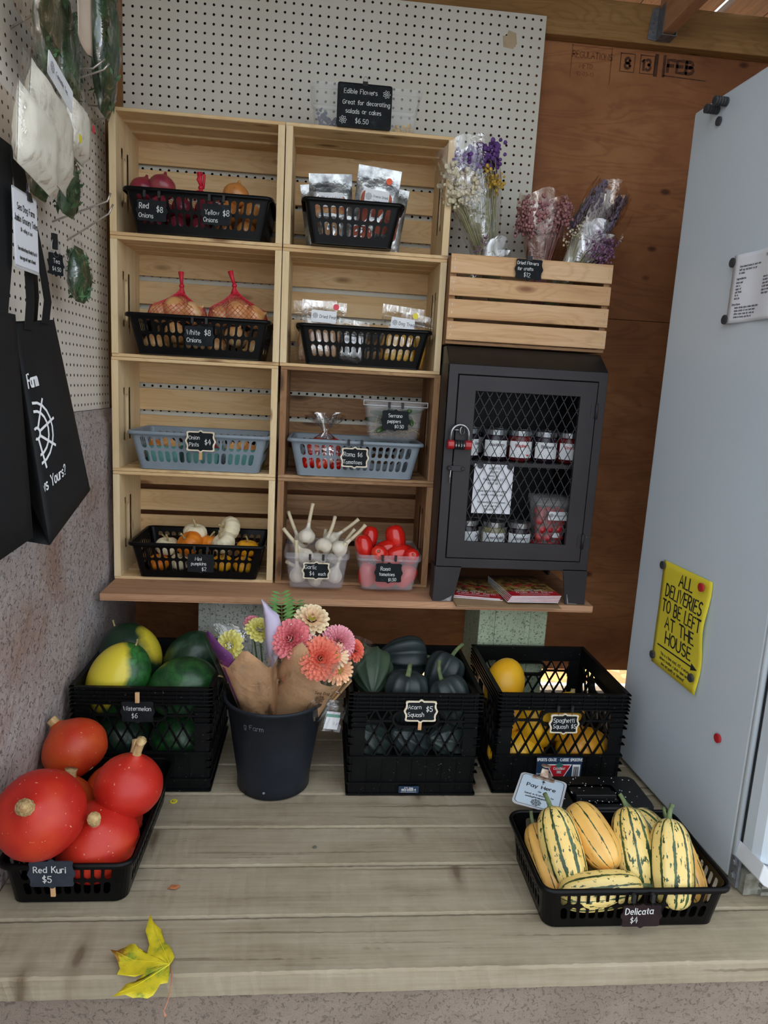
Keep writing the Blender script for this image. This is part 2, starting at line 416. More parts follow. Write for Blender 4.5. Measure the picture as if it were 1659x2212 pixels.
# ------------------------------------------------------------------ materials
def build_materials():
    wood('crate_wood', S(232, 204, 160), S(222, 188, 140), S(194, 152, 102), S(120, 76, 46), 0, knots=.17, ringamt=.3)
    wood('crate_wood_z', S(236, 214, 174), S(226, 200, 156), S(204, 170, 124), S(124, 80, 46), 2, knots=.1, ringamt=.18)
    wood('old_wood', S(182, 146, 108), S(154, 116, 82), S(106, 76, 52), S(60, 40, 28), 0, knots=.2, ringamt=.35)
    wood('old_wood_z', S(178, 140, 102), S(152, 112, 78), S(110, 78, 54), S(66, 44, 30), 2, knots=.16, ringamt=.3)
    wood('box_wood', S(224, 188, 148), S(210, 168, 124), S(172, 124, 84), S(116, 70, 44), 0, knots=.16, ringamt=.25)
    wood('shelf_wood', S(204, 160, 126), S(188, 142, 108), S(152, 106, 76), S(100, 62, 42), 0, knots=.12, ringamt=.25)
    wood('beam_wood', S(176, 138, 88), S(158, 118, 70), S(112, 80, 46), S(80, 54, 30), 0, knots=.12, ringamt=.3)
    wood('joist_wood', S(206, 160, 122), S(196, 148, 110), S(160, 112, 78), S(110, 70, 44), 1, knots=.08, ringamt=.25)
    wood('post_wood', S(160, 112, 62), S(140, 94, 50), S(100, 66, 36), S(70, 44, 24), 2, knots=.08, ringamt=.3)
    wood('peg_wood', S(222, 184, 140), S(210, 166, 120), S(180, 134, 92), S(130, 90, 56), 2, knots=.02)
    wood('roof_wood', S(110, 92, 74), S(88, 72, 58), S(60, 50, 40), S(40, 32, 26), 1, knots=.08)
    # plywood: broad rotary-cut figure
    k = NT('plywood'); v = k.coord(False, (1.1, 1, 5)); vk = k.coord(False, (5, 5, 9))
    big = k.noise(v, 1.7, 4, .5, 1.4); ring = k.math('SINE', k.math('MULTIPLY', big, 46.0))
    fig = k.math('POWER', k.math('MULTIPLY_ADD', ring, .5, .5), 3.0)
    blot = k.noise(k.coord(False, (2, 2, 3)), 1.5, 5, .6)
    col = k.ramp(blot, [(.3, S(136, 86, 54)), (.5, S(156, 102, 64)), (.72, S(178, 124, 80))])
    col = k.mix(k.math('MULTIPLY', fig, .26), col, S(96, 58, 36))
    kd = k.voro(vk, 1.0); col = k.mix(k.ramp(kd, [(.05, .85), (.11, 0.0)]), col, S(70, 38, 22))
    k.bump(k.noise(k.coord(False, (4, 4, 90)), 3, 3), .15, .001); k.fin(col, .7, 0, .3)
    # weathered deck plank
    k = NT('deck_wood'); v = k.coord(True, (1, 8, 8)); vf = k.coord(True, (4, 160, 160))
    big = k.noise(v, 2.2, 5, .6, .5); fib = k.noise(vf, 1, 3, .6); blo = k.noise(k.coord(True), 9, 5, .65)
    t = k.math('ADD', k.math('ADD', k.math('MULTIPLY', big, .45), k.math('MULTIPLY', fib, .3)), k.math('MULTIPLY', blo, .3))
    col = k.ramp(t, [(.32, S(120, 106, 88)), (.48, S(156, 143, 121)), (.64, S(172, 160, 139)), (.8, S(190, 180, 162))])
    green = k.ramp(k.noise(k.coord(True), 4, 4), [(.55, 0.0), (.75, .18)])
    col = k.mix(green, col, S(126, 128, 106))
    vk = k.coord(True, (4.5, 1.3, 0)); kd = k.math('ADD', k.voro(vk, 1.0, dim='2D'), k.math('MULTIPLY', k.math('SUBTRACT', k.noise(k.coord(True), 40, 3), .5), .05))
    col = k.mix(k.ramp(kd, [(.02, .75), (.05, .3), (.11, 0.0)]), col, S(92, 72, 54))
    crk = k.ramp(k.noise(k.coord(True, (1.5, 60, 60)), 1, 2, .5, .4), [(.64, 0.0), (.7, .6)])
    col = k.mix(crk, col, S(96, 82, 66))
    k.bump(t, .5, .002); k.fin(col, .85, 0, .25)
    # rough concrete / stucco
    def stucco(name, a, b, c, d, sc=1.0, pa=.85):
        k = NT(name); v = k.coord(False)
        n1 = k.noise(v, 3.2, 5, .6, .4); n2 = k.noise(v, 170*sc, 4, .7); n3 = k.noise(v, 60*sc, 5, .7, .8)
        col = k.ramp(n1, [(.35, a), (.5, b), (.66, c)])
        pit = k.ramp(n3, [(.56, 0.0), (.66, pa)]); col = k.mix(pit, col, d)
        col = k.mix(k.math('MULTIPLY', n2, .35), col, tuple(x*1.5 for x in a[:3])+(1,))
        k.bump(k.math('SUBTRACT', k.math('ADD', k.math('MULTIPLY', n2, .5), n1), k.math('MULTIPLY', pit, .8)), .8, .006); k.fin(col, .95, 0, .15)
    stucco('stucco', S(178, 170, 170), S(172, 158, 152), S(150, 116, 98), S(92, 76, 70), 1.5)
    stucco('step_concrete', S(142, 128, 116), S(148, 134, 122), S(130, 116, 104), S(110, 96, 84), 2.0, .45)
    # pegboard hardboard
    k = NT('pegboard'); v = k.coord(False)
    col = k.ramp(k.noise(v, 3, 5, .6), [(.35, S(218, 215, 203)), (.6, S(212, 208, 194)), (.8, S(200, 194, 178))])
    sp = k.ramp(k.noise(v, 55, 3, .6), [(.7, 0.0), (.76, .4)]); col = k.mix(sp, col, S(168, 156, 132)); k.fin(col, .55, 0, .35)
    k = NT('left_pegboard'); v = k.coord(False)
    col = k.ramp(k.noise(v, 3, 5, .6), [(.35, S(236, 230, 220)), (.6, S(230, 222, 210)), (.8, S(220, 209, 194))]); k.fin(col, .55, 0, .35)
    M('hardboard_core', S(66, 48, 34), S(52, 38, 28), 60, .9); M('dark_backing', S(38, 32, 27), S(26, 22, 19), 8, .9)
    # plastics
    def plastic(name, c1, c2, rough=.35, dust=.0, spec=.5):
        k = NT(name); v = k.coord(True); col = k.ramp(k.noise(v, 14), [(.35, c1), (.7, c2)])
        if dust:
            dd = k.ramp(k.noise(v, 130, 3, .7), [(.66, 0.0), (.74, dust)]); col = k.mix(dd, col, S(150, 146, 138))
        k.bump(k.noise(v, 300, 2), .06, .0005); k.fin(col, k.math('MULTIPLY_ADD', k.noise(v, 20), .2, rough-.08), 0, spec)
    plastic('black_plastic', S(9, 9, 11), S(14, 14, 16), .3, spec=.16)
    plastic('crate_plastic', S(12, 13, 14), S(18, 19, 20), .4, .4, spec=.16)
    plastic('bucket_plastic', S(30, 34, 41), S(36, 40, 48), .4, spec=.22)
    plastic('grey_plastic', S(124, 136, 146), S(134, 146, 156), .4)
    M('white_enamel', S(200, 212, 222), S(204, 215, 225), 3, .3)
    plastic('white_trim', S(214, 218, 224), S(222, 226, 230), .35)
    M('dirty_grille', S(150, 152, 142), S(108, 104, 90), 40, .7)
    M('rubber', S(60, 60, 62), S(44, 44, 46), 30, .8)
    M('black_metal_box', S(16, 17, 18), S(22, 23, 25), 30, .35, spec=.3)
    M('rain_drop', S(190, 196, 204), S(220, 224, 228), 60, .1)
    k = NT('locker_paint'); v = k.coord(True)
    col = k.ramp(k.noise(v, 6), [(.35, S(52, 48, 51)), (.65, S(45, 42, 45))])
    chip = k.ramp(k.noise(v, 42, 4, .7), [(.70, 0.0), (.715, 1.0)]); col = k.mix(chip, col, S(196, 192, 188))
    k.bump(k.noise(v, 150, 2), .08, .0005); k.fin(col, .42, 0, .28)
    M('locker_inside', S(40, 40, 43), S(32, 32, 35), 10, .6)
    M('mesh_steel', S(44, 45, 47), S(36, 37, 39), 60, .45, .3)
    M('steel', S(176, 178, 180), S(140, 142, 146), 80, .3, .9)
    M('galvanised', S(150, 152, 158), S(120, 124, 132), 60, .45, .6)
    M('hook_wire', S(206, 200, 192), S(180, 172, 164), 90, .3, .7)
    M('red_lock', S(178, 26, 34), S(150, 20, 28), 60, .3, coat=.3)
    M('black_rubber', S(30, 30, 32), S(22, 22, 24), 60, .6)
    M('magnet', S(66, 66, 70), S(46, 46, 50), 120, .6)
    M('magnet_red', S(190, 40, 48), S(160, 30, 40), 120, .4)
    # paper, print, chalk
    M('paper', S(228, 230, 236), S(220, 222, 230), 8, .8)
    M('blue_paper', S(206, 222, 236), S(200, 216, 232), 8, .6)
    M('yellow_paper', S(232, 216, 62), S(224, 206, 50), 6, .75)
    M('ink', S(24, 22, 24), S(34, 32, 34), 200, .8)
    M('ink_soft', S(84, 80, 92), S(100, 96, 106), 200, .8)
    M('red_ink', S(190, 50, 60), S(170, 40, 50), 200, .8)
    M('stamp_ink', S(66, 42, 28), S(92, 58, 38), 90, .9)
    M('stamp_faint', S(122, 76, 46), S(138, 86, 52), 90, .9)
    M('chalk', S(232, 232, 230), S(206, 208, 208), 300, .95)
    k = NT('chalkboard'); v = k.coord(True); col = k.ramp(k.noise(v, 40, 5, .7), [(.4, S(22, 25, 28)), (.62, S(31, 34, 37)), (.8, S(58, 62, 64))]); k.fin(col, .7, 0, .18)
    M('chalkboard_brown', S(44, 30, 32), S(34, 24, 27), 40, .6, spec=.2); M('chalkboard_slate', S(56, 62, 72), S(46, 51, 60), 40, .6, spec=.2)
    M('sign_border', S(232, 222, 200), S(212, 196, 168), 60, .7)
    M('laminate', S(206, 208, 212), S(190, 192, 198), 20, .3)
    M('print_white', S(236, 238, 240), S(226, 228, 232), 40, .7)
    M('print_navy', S(40, 60, 88), S(34, 52, 78), 30, .4)
    M('print_red', S(200, 40, 52), S(188, 34, 46), 30, .4)
    M('print_green', S(60, 120, 110), S(50, 100, 96), 30, .4)
    M('print_teal', S(110, 170, 150), S(96, 150, 136), 30, .6)
    M('sticker_red', S(226, 66, 84), S(216, 54, 72), 30, .5)
    M('sticker_orange', S(236, 96, 46), S(226, 86, 40), 30, .5)
    M('sticker_yellow', S(236, 222, 60), S(226, 210, 48), 30, .5)
    M('tape', S(196, 176, 144), S(180, 158, 124), 20, .6)
    M('cardboard', S(172, 142, 106), S(156, 126, 92), 10, .85)
    clear('clear_bag', (1, 1, 1, 1), .11, .12, .6, 40, True)
    clear('clear_crinkle', (.98, .98, 1, 1), .13, .12, .9, 28, True)
    clear('clear_bin', (.9, .88, .94, 1), .12, .25, 0, 12)
    clear('clear_box', (.96, .98, .98, 1), .09, .1, 0, 12)
    clear('bouquet_film', (1, 1, 1, 1), .17, .1, .9, 22, True); clear('bag_film', (1, 1, 1, 1), .32, .14, .9, 34, True)
    clear('tan_film', (.92, .82, .74, 1), .14, .22, .8, 30, True)
    clear('jar_glass', (.9, .95, .95, 1), .22, .05, 0, 20)
    M('silver_film', S(206, 208, 208), S(120, 122, 124), 26, .22, .75, .6, 40, lo=.4, hi=.62, bdist=.004)
build_materials()

# ------------------------------------------------------------------ the setting
def wavy_plank(name, parent, x0, x1, y0, y1, th, seed, mat='deck_wood', rough=.0012, front=0.0):
    r = random.Random(seed); n = 240; mb = MB(); rings = []
    c = .004
    for i in range(n+1):
        x = x0+(x1-x0)*i/n; j = lambda a: r.uniform(-a, a)
        chip = front*max(0, r.gauss(0, .8))
        rings.append([(x, y0+j(rough), -th), (x, y0+j(rough)+chip*.15, -c-chip), (x, y0+c+chip+j(rough), j(.0006)), (x, y0+.02, j(.0006)),
                      (x, (y0+y1)/2, j(.0008)), (x, y1-.02, j(.0006)), (x, y1-c, j(.0006)), (x, y1+j(rough), -c-.001), (x, y1, -th)])
    # ring order gives outward faces
    mb.loft([list(reversed(q)) for q in rings], (True, True), True)
    return mb.build(name, mat, parent, smooth=False)
def build_setting():
    fl = struct(obj('floor', None))
    ys = [-.942, -.808, -.661, -.528, -.394, -.256, -.118, .02, .158, .30]
    for i in range(len(ys)-1):
        g = .0022
        wavy_plank('plank', fl, -.02, 2.5, ys[i]+(0 if i == 0 else g), ys[i+1]-g, .044, 40+i, rough=.0008, front=.0009 if i == 0 else 0)
    struct(MB().bb((-.02, -.93, -.1), (2.5, .3, -.045)).build('floor_underside', 'dark_backing'))
    # concrete plinth under the deck
    mb = MB()
    r = random.Random(3)
    mb.grid(lambda u, v: (-.4+3.0*u, -.932+r.uniform(-.002, .002)-.03*(1-v), -.75+.705*v), 90, 26)
    mb.grid(lambda u, v: (-.4+3.0*u, -.932+.1*v, -.046), 10, 1)
    struct(mb.build('wall_front', 'step_concrete'))
    # left wall: rough concrete below, pegboard above
    mb = MB(); r = random.Random(5)
    def fw(u, v):
        y = -1.7+2.03*u; z = -.75+1.68*v
        x = -.022+r.uniform(-.0014, .0014)-(.012 if v > .985 else 0)
        return (x, y, z)
    mb.grid(fw, 110, 84); mb.bb((-.3, -1.7, -.75), (-.034, .33, .928))
    struct(mb.build('wall_left', 'stucco'))
    def pegboard(name, w, h, mat, first=.0127):
        p = .0254; nx, nz = int(w/p), int(h/p); hole = [(.0039*math.cos(2*PI*i/8+PI/8), .0039*math.sin(2*PI*i/8+PI/8)) for i in range(8)]
        x0 = (w-nx*p)/2; z0 = (h-nz*p)/2
        cells = [(x0+i*p, x0+(i+1)*p, z0+j*p, z0+(j+1)*p, hole) for i in range(nx) for j in range(nz)]
        cells += [(0, x0, 0, h, None), (w-x0, w, 0, h, None), (x0, w-x0, 0, z0, None), (x0, w-x0, h-z0, h, None)]
        mb = perf(MB(), cells, lambda u, v, d: (u, d, v), .005)
        mb.bb((-.0005, .0002, 0), (0, .0048, h)); mb.bb((w, .0002, 0), (w+.0005, .0048, h)); mb.bb((0, .0002, -.0005), (w, .0048, 0)); mb.bb((0, .0002, h), (w, .0048, h+.0005))
        o = mb.build(name, mat); o.data.materials.append(MATS['hardboard_core'])
        for pg in o.data.polygons:
            if abs(pg.normal.y) < .5 and pg.area < .0001: pg.material_index = 1
        return o
    pb = struct(pegboard('wall_back_pegboard', 1.25, 1.27, 'pegboard')); pb.location = (-.04, .25, .885)
    # taped patch and an odd hole or two on the board
    t = MB().prism([(0, 0), (.03, -.004), (.041, .012), (.036, .04), (.012, .046), (.008, .03), (-.004, .03)], -.0006, 0).build('tape_patch', 'tape', pb); t.location = (1.085+.04, -.0003, 2.06-.885)
    pl = struct(pegboard('wall_left_pegboard', 1.83, 1.30, 'left_pegboard')); pl.location = (-.045, -1.70, .93); pl.rotation_euler = (0, 0, PI/2)
    struct(MB().bb((-.3, -1.7, .93), (-.07, .33, 2.4)).build('wall_left_backing', 'dark_backing'))
    struct(MB().bb((-.07, .155, .93), (-.026, .245, 2.3)).build('trim_1', 'post_wood', bevel=.002))
    # back wall sheets, seam at 1.30 m
    wb = struct(obj('wall_back', None))
    MB().bb((-.3, .31, .055), (2.6, .325, 1.299)).build('plywood_sheet', 'plywood', wb, bevel=.001)
    MB().bb((-.3, .31, 1.3005), (2.6, .325, 2.24)).build('plywood_sheet', 'plywood', wb, bevel=.001)
    MB().bb((-.3, .326, 1.2), (2.6, .364, 1.4)).build('seam_light_stop', 'post_wood', wb)  # hidden strip added behind the seam to stop light leaking through
    MB().bb((-.3, .305, -.04), (.88, .309, .12)).build('skirting_board', 'plywood', wb)
    struct(MB().bb((-.3, .268, 2.118), (2.6, .309, 2.228)).build('trim_2', 'beam_wood', bevel=.003))
    st = MB(); y = .3094
    def stamp(mb, t, x, z, cap, w, sx=1): write(mb, t, x, z, cap, w, 'l', sx, y=y)
    faint = MB()
    for q in ((1.317, 2.115, 1.317, 2.02), (1.445, 2.115, 1.445, 2.01)): ribbon(faint, [(q[0], q[1]), (q[2], q[3])], .003, y)
    ribbon(faint, [(1.317, 2.112), (1.445, 2.112)], .002, y)
    stamp(faint, 'REGULATIONS', 1.32, 2.079, .018, .0032, .85); stamp(faint, 'MFTD', 1.345, 2.05, .013, .002); stamp(faint, '92-03-13', 1.335, 2.028, .011, .0016)
    for x in (1.475, 1.54):
        ribbon(st, [(x, 2.104), (x+.046, 2.104), (x+.046, 2.052), (x, 2.052), (x, 2.1055)], .0028, y)
    stamp(st, '8', 1.49, 2.062, .03, .008); stamp(st, '13', 1.546, 2.062, .031, .008, .9)
    ribbon(st, [(1.592, 2.108), (1.592, 2.05)], .012, y); ribbon(st, [(1.618, 2.108), (1.618, 2.05)], .009, y)
    ribbon(st, [(1.618, 2.052), (1.76, 2.048)], .003, y); stamp(st, 'FEB', 1.63, 2.064, .034, .01, 1.25)
    st.build('stamp_print', 'stamp_ink', wb); faint.build('faint_stamp_print', 'stamp_faint', wb)
    struct(MB().bb((2.18, -1.05, -.05), (2.2, .33, 2.3)).build('wall_right_unseen', 'plywood'))  # unseen side wall, added to darken the back wall near the refrigerator
    # roof: boards on joists, one open joint
    ce = struct(obj('ceiling', None))
    x = -.4
    i = 0
    while x < 2.7:
        w = .14
        if not (1.86 < x+.07 < 2.0 and False): MB().bb((x+.002, -1.05, 2.30), (x+w-(.03 if i == 15 else .002), .75, 2.325)).build('roof_board', 'roof_wood', ce)
        x += w; i += 1
    for jx in (-.03, .36, 1.565, 2.2):
        if jx in (.36,): continue
        j = struct(MB().bb((jx, -1.05, 2.135), (jx+.04, .267, 2.275)).build('trim_joist', 'joist_wood', bevel=.003)); j.name = 'trim_3'
    hg = thing('joist_hanger', 'galvanised metal hanger holding the roof joist against the header beam', 'bracket', (1.565, .267, 2.13))
    MB().bb((-.0025, -.045, -.003), (-.0008, 0, .085)).build('side_plate', 'galvanised', hg)
    MB().bb((.0408, -.045, -.003), (.0425, 0, .085)).build('side_plate', 'galvanised', hg)
    MB().bb((-.0025, -.045, -.0045), (.0425, 0, -.003)).build('seat_plate', 'galvanised', hg)
    mb = MB(); mb.prism([(-.03, .0), (-.0025, -.004), (-.0025, .09), (-.022, .085), (-.026, .05)], -.002, -.0004); mb.build('nail_flange', 'galvanised', hg)
    mb = MB()
    for z in (.02, .045, .07): mb.lathe([(.003, 0), (.003, .002)], 8, TR((-.014, -.002, z), (PI/2, 0, 0)))
    mb.build('nail_heads', 'steel', hg)
    # ground outside
    k = NT('leaf_litter'); v = k.coord(False); d = k.n('ShaderNodeTexVoronoi'); k.l(v, d.inputs['Vector']); d.inputs['Scale'].default_value = 28
    sep = k.n('ShaderNodeSeparateColor'); k.l(d.outputs['Color'], sep.inputs[0])
    k.fin(k.ramp(sep.outputs[0], [(.0, S(200, 120, 50)), (.3, S(226, 160, 70)), (.6, S(170, 96, 50)), (.8, S(236, 200, 120)), (1, S(120, 130, 60))]), .8)
    struct(MB().grid(lambda u, v: (-4+10*u, .36+6*v, -.02+.25*v*v), 10, 10).build('ground_behind', 'leaf_litter'))
    M('gravel', S(122, 116, 108), S(98, 92, 86), 60, .95)
    struct(MB().grid(lambda u, v: (-8+18*u, -12+11.03*v, -.74), 10, 10).build('ground_front', 'gravel'))
build_setting()

def build_fridge():
    fr = thing('refrigerator', 'tall white refrigerator with pinned notices on its side', 'refrigerator', (1.485, -.2, 0), (0, 0, math.radians(3.2)))
    MB().bb((0, -.53, .012), (.62, 0, 1.752)).build('body', 'white_enamel', fr, bevel=.006)
    # rolled front edge of the side panel
    MB().tube([(.004, -.536, .02), (.004, -.536, 1.74)], .007, 8).build('edge_trim', 'white_enamel', fr, smooth=True)
    MB().bb((.012, -.548, .1), (.61, -.538, 1.74)).build('door_gasket', 'rubber', fr)
    mb = MB(); r = .03
    prof = [(.006, -.549), (.006, -.58), (.012, -.6), (.03, -.613), (.06, -.618), (.62, -.618), (.62, -.549)]
    rings = [[(x, y, z) for x, y in prof] for z in (.1, 1.752)]
    mb.loft([list(reversed(q)) for q in rings]); mb.build('door', 'white_enamel', fr, bevel=.004)
    mb = MB(); pr = [(.0, .075), (.012, .062), (.03, .052), (.62, .05), (.62, .09), (.04, .092), (.018, .098), (.006, .112)]
    mb.prism(pr, -.62, -.54); mb.build('kick_trim', 'white_trim', fr, bevel=.002)
    mb = MB()
    mb.bb((.006, -.575, .004), (.62, -.54, .055))
    mb.build('grille', 'dirty_grille', fr)
    for z in (.012, .028, .044): MB().bb((.04, -.585, z-.004), (.62, -.574, z+.004)).build('grille_slat', 'dirty_grille', fr)
    MB().bb((-.003, -.56, .01), (.004, -.535, .075)).build('hinge_bracket', 'galvanised', fr)
    for z in (.065, .034):
        MB().lathe([(.0085, 0), (.0085, .0015), (.0055, .002), (.0055, .006)], 6, TR((-.0035, -.549, z), (0, -PI/2, 0))).build('bolt', 'galvanised', fr)
    return fr
FR = build_fridge()
FM = TR((1.485, -.2, 0), (0, 0, math.radians(3.2)))
FROT = (0, 0, math.radians(3.2)-PI/2)
def on_fridge(s, z, off=.0008): return FM @ Vector((-off, -s, z))
def magnet(label, s, z, mat='magnet', n=1, r=.0105, off=.001, group=None):
    t = thing('magnet' if n == 1 else 'magnet_stack', label, 'magnet', on_fridge(s, z, off), FROT, group)
    for i in range(n):
        MB().lathe([(r*.8, 0), (r, .001), (r, .0055), (r*.85, .0062)], 16, TR((0, -i*.0066, 0), (PI/2, 0, 0))).build('disc', mat, t, smooth=False)
        MB().lathe([(r*.7, 0), (r*.7, .0004)], 14, TR((0, -i*.0066-.0062, 0), (PI/2, 0, 0))).build('face', 'magnet_red' if mat == 'magnet_red' else 'rubber', t)
    return t
def sheet(name, w, h, wave, mat, parent, th=.0006):
    mb = MB(); nu, nv = 14, 16
    mb.grid(lambda u, v: ((u-.5)*w, wave((u-.5)*w, (v-.5)*h), (v-.5)*h), nu, nv)
    return mb.build(name, mat, parent, smooth=True, solid=th)
def drape(mb, wave, off=-.0009): mb.v = [(x, wave(x, z)+y+off, z) for x, y, z in mb.v]; return mb
def build_notices():
    # yellow delivery notice
    t = thing('delivery_notice', 'yellow paper notice about deliveries pinned low on the refrigerator side', 'notice', on_fridge(.235, .492), FROT)
    wv = lambda x, z: -.003-.0035*(1+math.sin(z*34+.8))*(.6+1.4*x/.21)
    sheet('sheet', .212, .279, wv, 'yellow_paper', t)
    mb = MB(); z = .100
    for s_, cap in (('ALL', .030), ('DELIVERIES', .031), ('TO BE LEFT', .031), ('AT THE', .031), ('HOUSE', .031)):
        write(mb, s_, .004, z-.008, cap, .0048, sx=.95 if len(s_) < 8 else .80, jit=.2); z -= .0405
    ribbon(mb, [(-.085, -.083), (.075, -.083)], .004); mb.add([(.068, 0, -.074), (.094, 0, -.083), (.068, 0, -.092)], [(0, 1, 2)])
    for i, s_ in enumerate(('This is a farm stand, NOT a secure', 'delivery location. A photo taken here', 'does not qualify as "delivered".')):
        write(mb, s_, .0, -.104-.0125*i, .0072, .0013, sx=.82)
    drape(mb, wv).build('lettering', 'ink', t)
    # white notice
    t = thing('recipe_notice', 'white printed sheet held by magnets high on the refrigerator side', 'notice', on_fridge(.365, 1.292), FROT)
    wv2 = lambda x, z: -.002-.003*(1+math.sin(x*50))
    sheet('sheet', .21, .148, wv2, 'paper', t)
    mb = MB(); r = random.Random(2)
    words = 'the store and farm honey baked with your fresh dried herb salt oil cup of sugar half lemon water warm over and place in a jar for two weeks shake often strain'.split()
    def line(x, z, n, cap=.004): write(mb, ' '.join(r.choice(words) for _ in range(n)), x, z, cap, .0009, 'l', .8)
    write(mb, 'ELDERFLOWER', .02, .058, .0045, .001)
    for i in range(3): line(-.08, .045-.007*i, 6 if i < 2 else 2)
    write(mb, 'Ingredients', -.085, .019, .0042, .001, 'l')
    for i in range(6): line(-.085, .011-.0068*i, 2); line(.0, .014-.0068*i, 3)
    write(mb, 'Directions', -.09, -.036, .0042, .001, 'l')
    for i in range(4): line(-.08, -.043-.0068*i, 6)
    drape(mb, wv2).build('lettering', 'ink_soft', t)
    magnet('dark round magnet at the upper left corner of the yellow notice', .133, .618, off=.006)
    magnet('red faced magnet at the upper right corner of the yellow notice', .315, .612, 'magnet_red', off=.012)
    magnet('dark round magnet at the lower left edge of the yellow notice', .14, .375, off=.007)
    magnet('dark round magnet at the lower right edge of the yellow notice', .325, .39, off=.013)
    magnet('lone red faced magnet low on the refrigerator side', .435, .293, 'magnet_red')
    magnet('dark magnet on the top left corner of the white sheet', .256, 1.352, off=.006)
    magnet('dark magnet on the bottom left corner of the white sheet', .255, 1.228, off=.006)
    magnet('left stack of round magnets near the refrigerator top', .105, 1.722, n=5, r=.010)
    magnet('right stack of round magnets near the refrigerator top', .138, 1.728, n=5, r=.010)
    magnet('single dark magnet below the two magnet stacks near the top', .118, 1.693, r=.010)
build_notices()
# ------------------------------------------------------------------ shelf, blocks and wooden crates
ZS = .44; CH = .318; CW = .457; CD = .241
def build_shelf():
    t = thing('shelf_board', 'long plywood shelf carrying the crate stacks and the metal cabinet', 'shelf', (0, -.14, .42))
    MB().bb((0, 0, .0035), (1.392, .44, .02)).build('board', 'shelf_wood', t, bevel=.0012)
    MB().bb((.0008, .0008, 0), (1.391, .44, .0032)).build('bottom_veneer', 'shelf_wood', t)
    for i, (x, w, lab, m) in enumerate(((.245, .212, 'grey concrete block standing on end under the left half of the shelf', 'block_grey'), (1.087, .212, 'greenish concrete block standing on end under the cabinet', 'block_green'))):
        k = NT(m); v = k.coord(True); base = (S(196, 198, 190), S(178, 180, 172)) if i == 0 else (S(186, 200, 172), S(170, 184, 156))
        col = k.ramp(k.noise(v, 6), [(.35, base[0]), (.65, base[1])]); pit = k.ramp(k.noise(v, 150, 3, .7, .5), [(.58, 0.0), (.64, .8)])
        col = k.mix(pit, col, S(98, 102, 92)); k.bump(k.math('SUBTRACT', 1.0, pit), .8, .003); k.fin(col, .95, 0, .15)
        b = thing('concrete_block', lab, 'block', (x, -.025, 0))
        mb = MB(); mb.bb((0, .004, 0), (w, .2, .42)); mb.build('body', m, b, bevel=.002)
        for a0, a1 in ((0, .034), (.05, .145), (.16, w)):
            MB().bb((a0, 0, .0), (a1, .0041, .42)).build('face_rib', m, b, bevel=.0012)
build_shelf()

def slat_mesh(l, w, th, name, mat):
    mb = MB(); c = .0012; x, y, z = l/2, th/2, w/2
    mb.loft([[(sx*x, a, b) for a, b in ((-y, -z+c), (-y+c, -z), (y-c, -z), (y, -z+c), (y, z-c), (y-c, z), (-y+c, z), (-y, z-c))] for sx in (-1, 1)])
    return mb.mesh(name, mat)
SLATS = {}
def slat(parent, mat, w, loc, flat=False, l=CW, th=.009, name='slat'):
    key = (mat, w, l, th)
    if key not in SLATS: SLATS[key] = slat_mesh(l, w, th, 'slat', mat)
    return obj(name, SLATS[key], parent, loc, (PI/2, 0, 0) if flat else None)
ENDS = {}
def end_panel(mat):
    if mat in ENDS: return ENDS[mat]
    h, d = CH-.018, CD-.009
    hole = stadium(.024, .115, 5); y0, y1, z0, z1 = .05, .12, .075, .225
    cells = [(y0, y1, z0, z1, hole), (0, y0, 0, h, None), (y1, d, 0, h, None), (y0, y1, 0, z0, None), (y0, y1, z1, h, None)]
    mb = perf(MB(), cells, lambda u, v, e: (e-.009, u, v), .018)
    mb.bb((-.009, 0, 0), (.009, .0003, h)); mb.bb((-.009, d-.0003, 0), (.009, d, h))
    ENDS[mat] = mb.mesh('end_panel', mat); return ENDS[mat]
def wooden_crate(x, z, label, old=False, seed=0, dy=0):
    m, mz = ('old_wood', 'old_wood_z') if old else ('crate_wood', 'crate_wood_z'); r = random.Random(seed)
    t = thing('wooden_crate', label, 'crate', (x+CW/2, dy, z), None, 'wooden crates stacked on their sides')
    for s_ in (-1, 1): obj('end_panel', end_panel(mz), t, (s_*(CW/2-.009), 0, .009))
    for i in range(3):
        y = (.034, .1165, .199)[i]
        slat(t, m, .066, (0, y, CH-.0046), True); slat(t, m, .066, (0, y+r.uniform(-.002, .002), .0046), True)
    for i in range(4):
        slat(t, m, .067, (0, CD-.0046, .0345+i*.0825+r.uniform(-.002, .002)))
    return t
RB = [ZS+.0005+i*(CH+.0006) for i in range(4)]        # bottoms of the four rows, lowest first
rows = ['bottom', 'third', 'second', 'top']
CRL = {3: 'pale pine crate at the top of the left stack holding red and yellow onions', 2: 'pale pine crate in the left stack holding white onions in red nets',
       1: 'pale pine crate in the left stack holding the grey onion basket', 0: 'pale pine crate at the bottom of the left stack holding mini pumpkins'}
CRR = {3: 'pale pine crate at the top of the right stack under the edible flowers', 2: 'pale pine crate in the right stack holding dried pears and dog treats',
       1: 'dark weathered crate in the right stack holding roma tomatoes in a grey basket', 0: 'dark weathered crate at the bottom of the right stack holding garlic'}
for i in range(4):
    wooden_crate([-.0005, -.0005, .001, .001][i], RB[i], CRL[i], False, i)
    wooden_crate([.462, .462, .4605, .461][i]+(.0 if i > 1 else .002), RB[i], CRR[i], i < 2, 10+i)

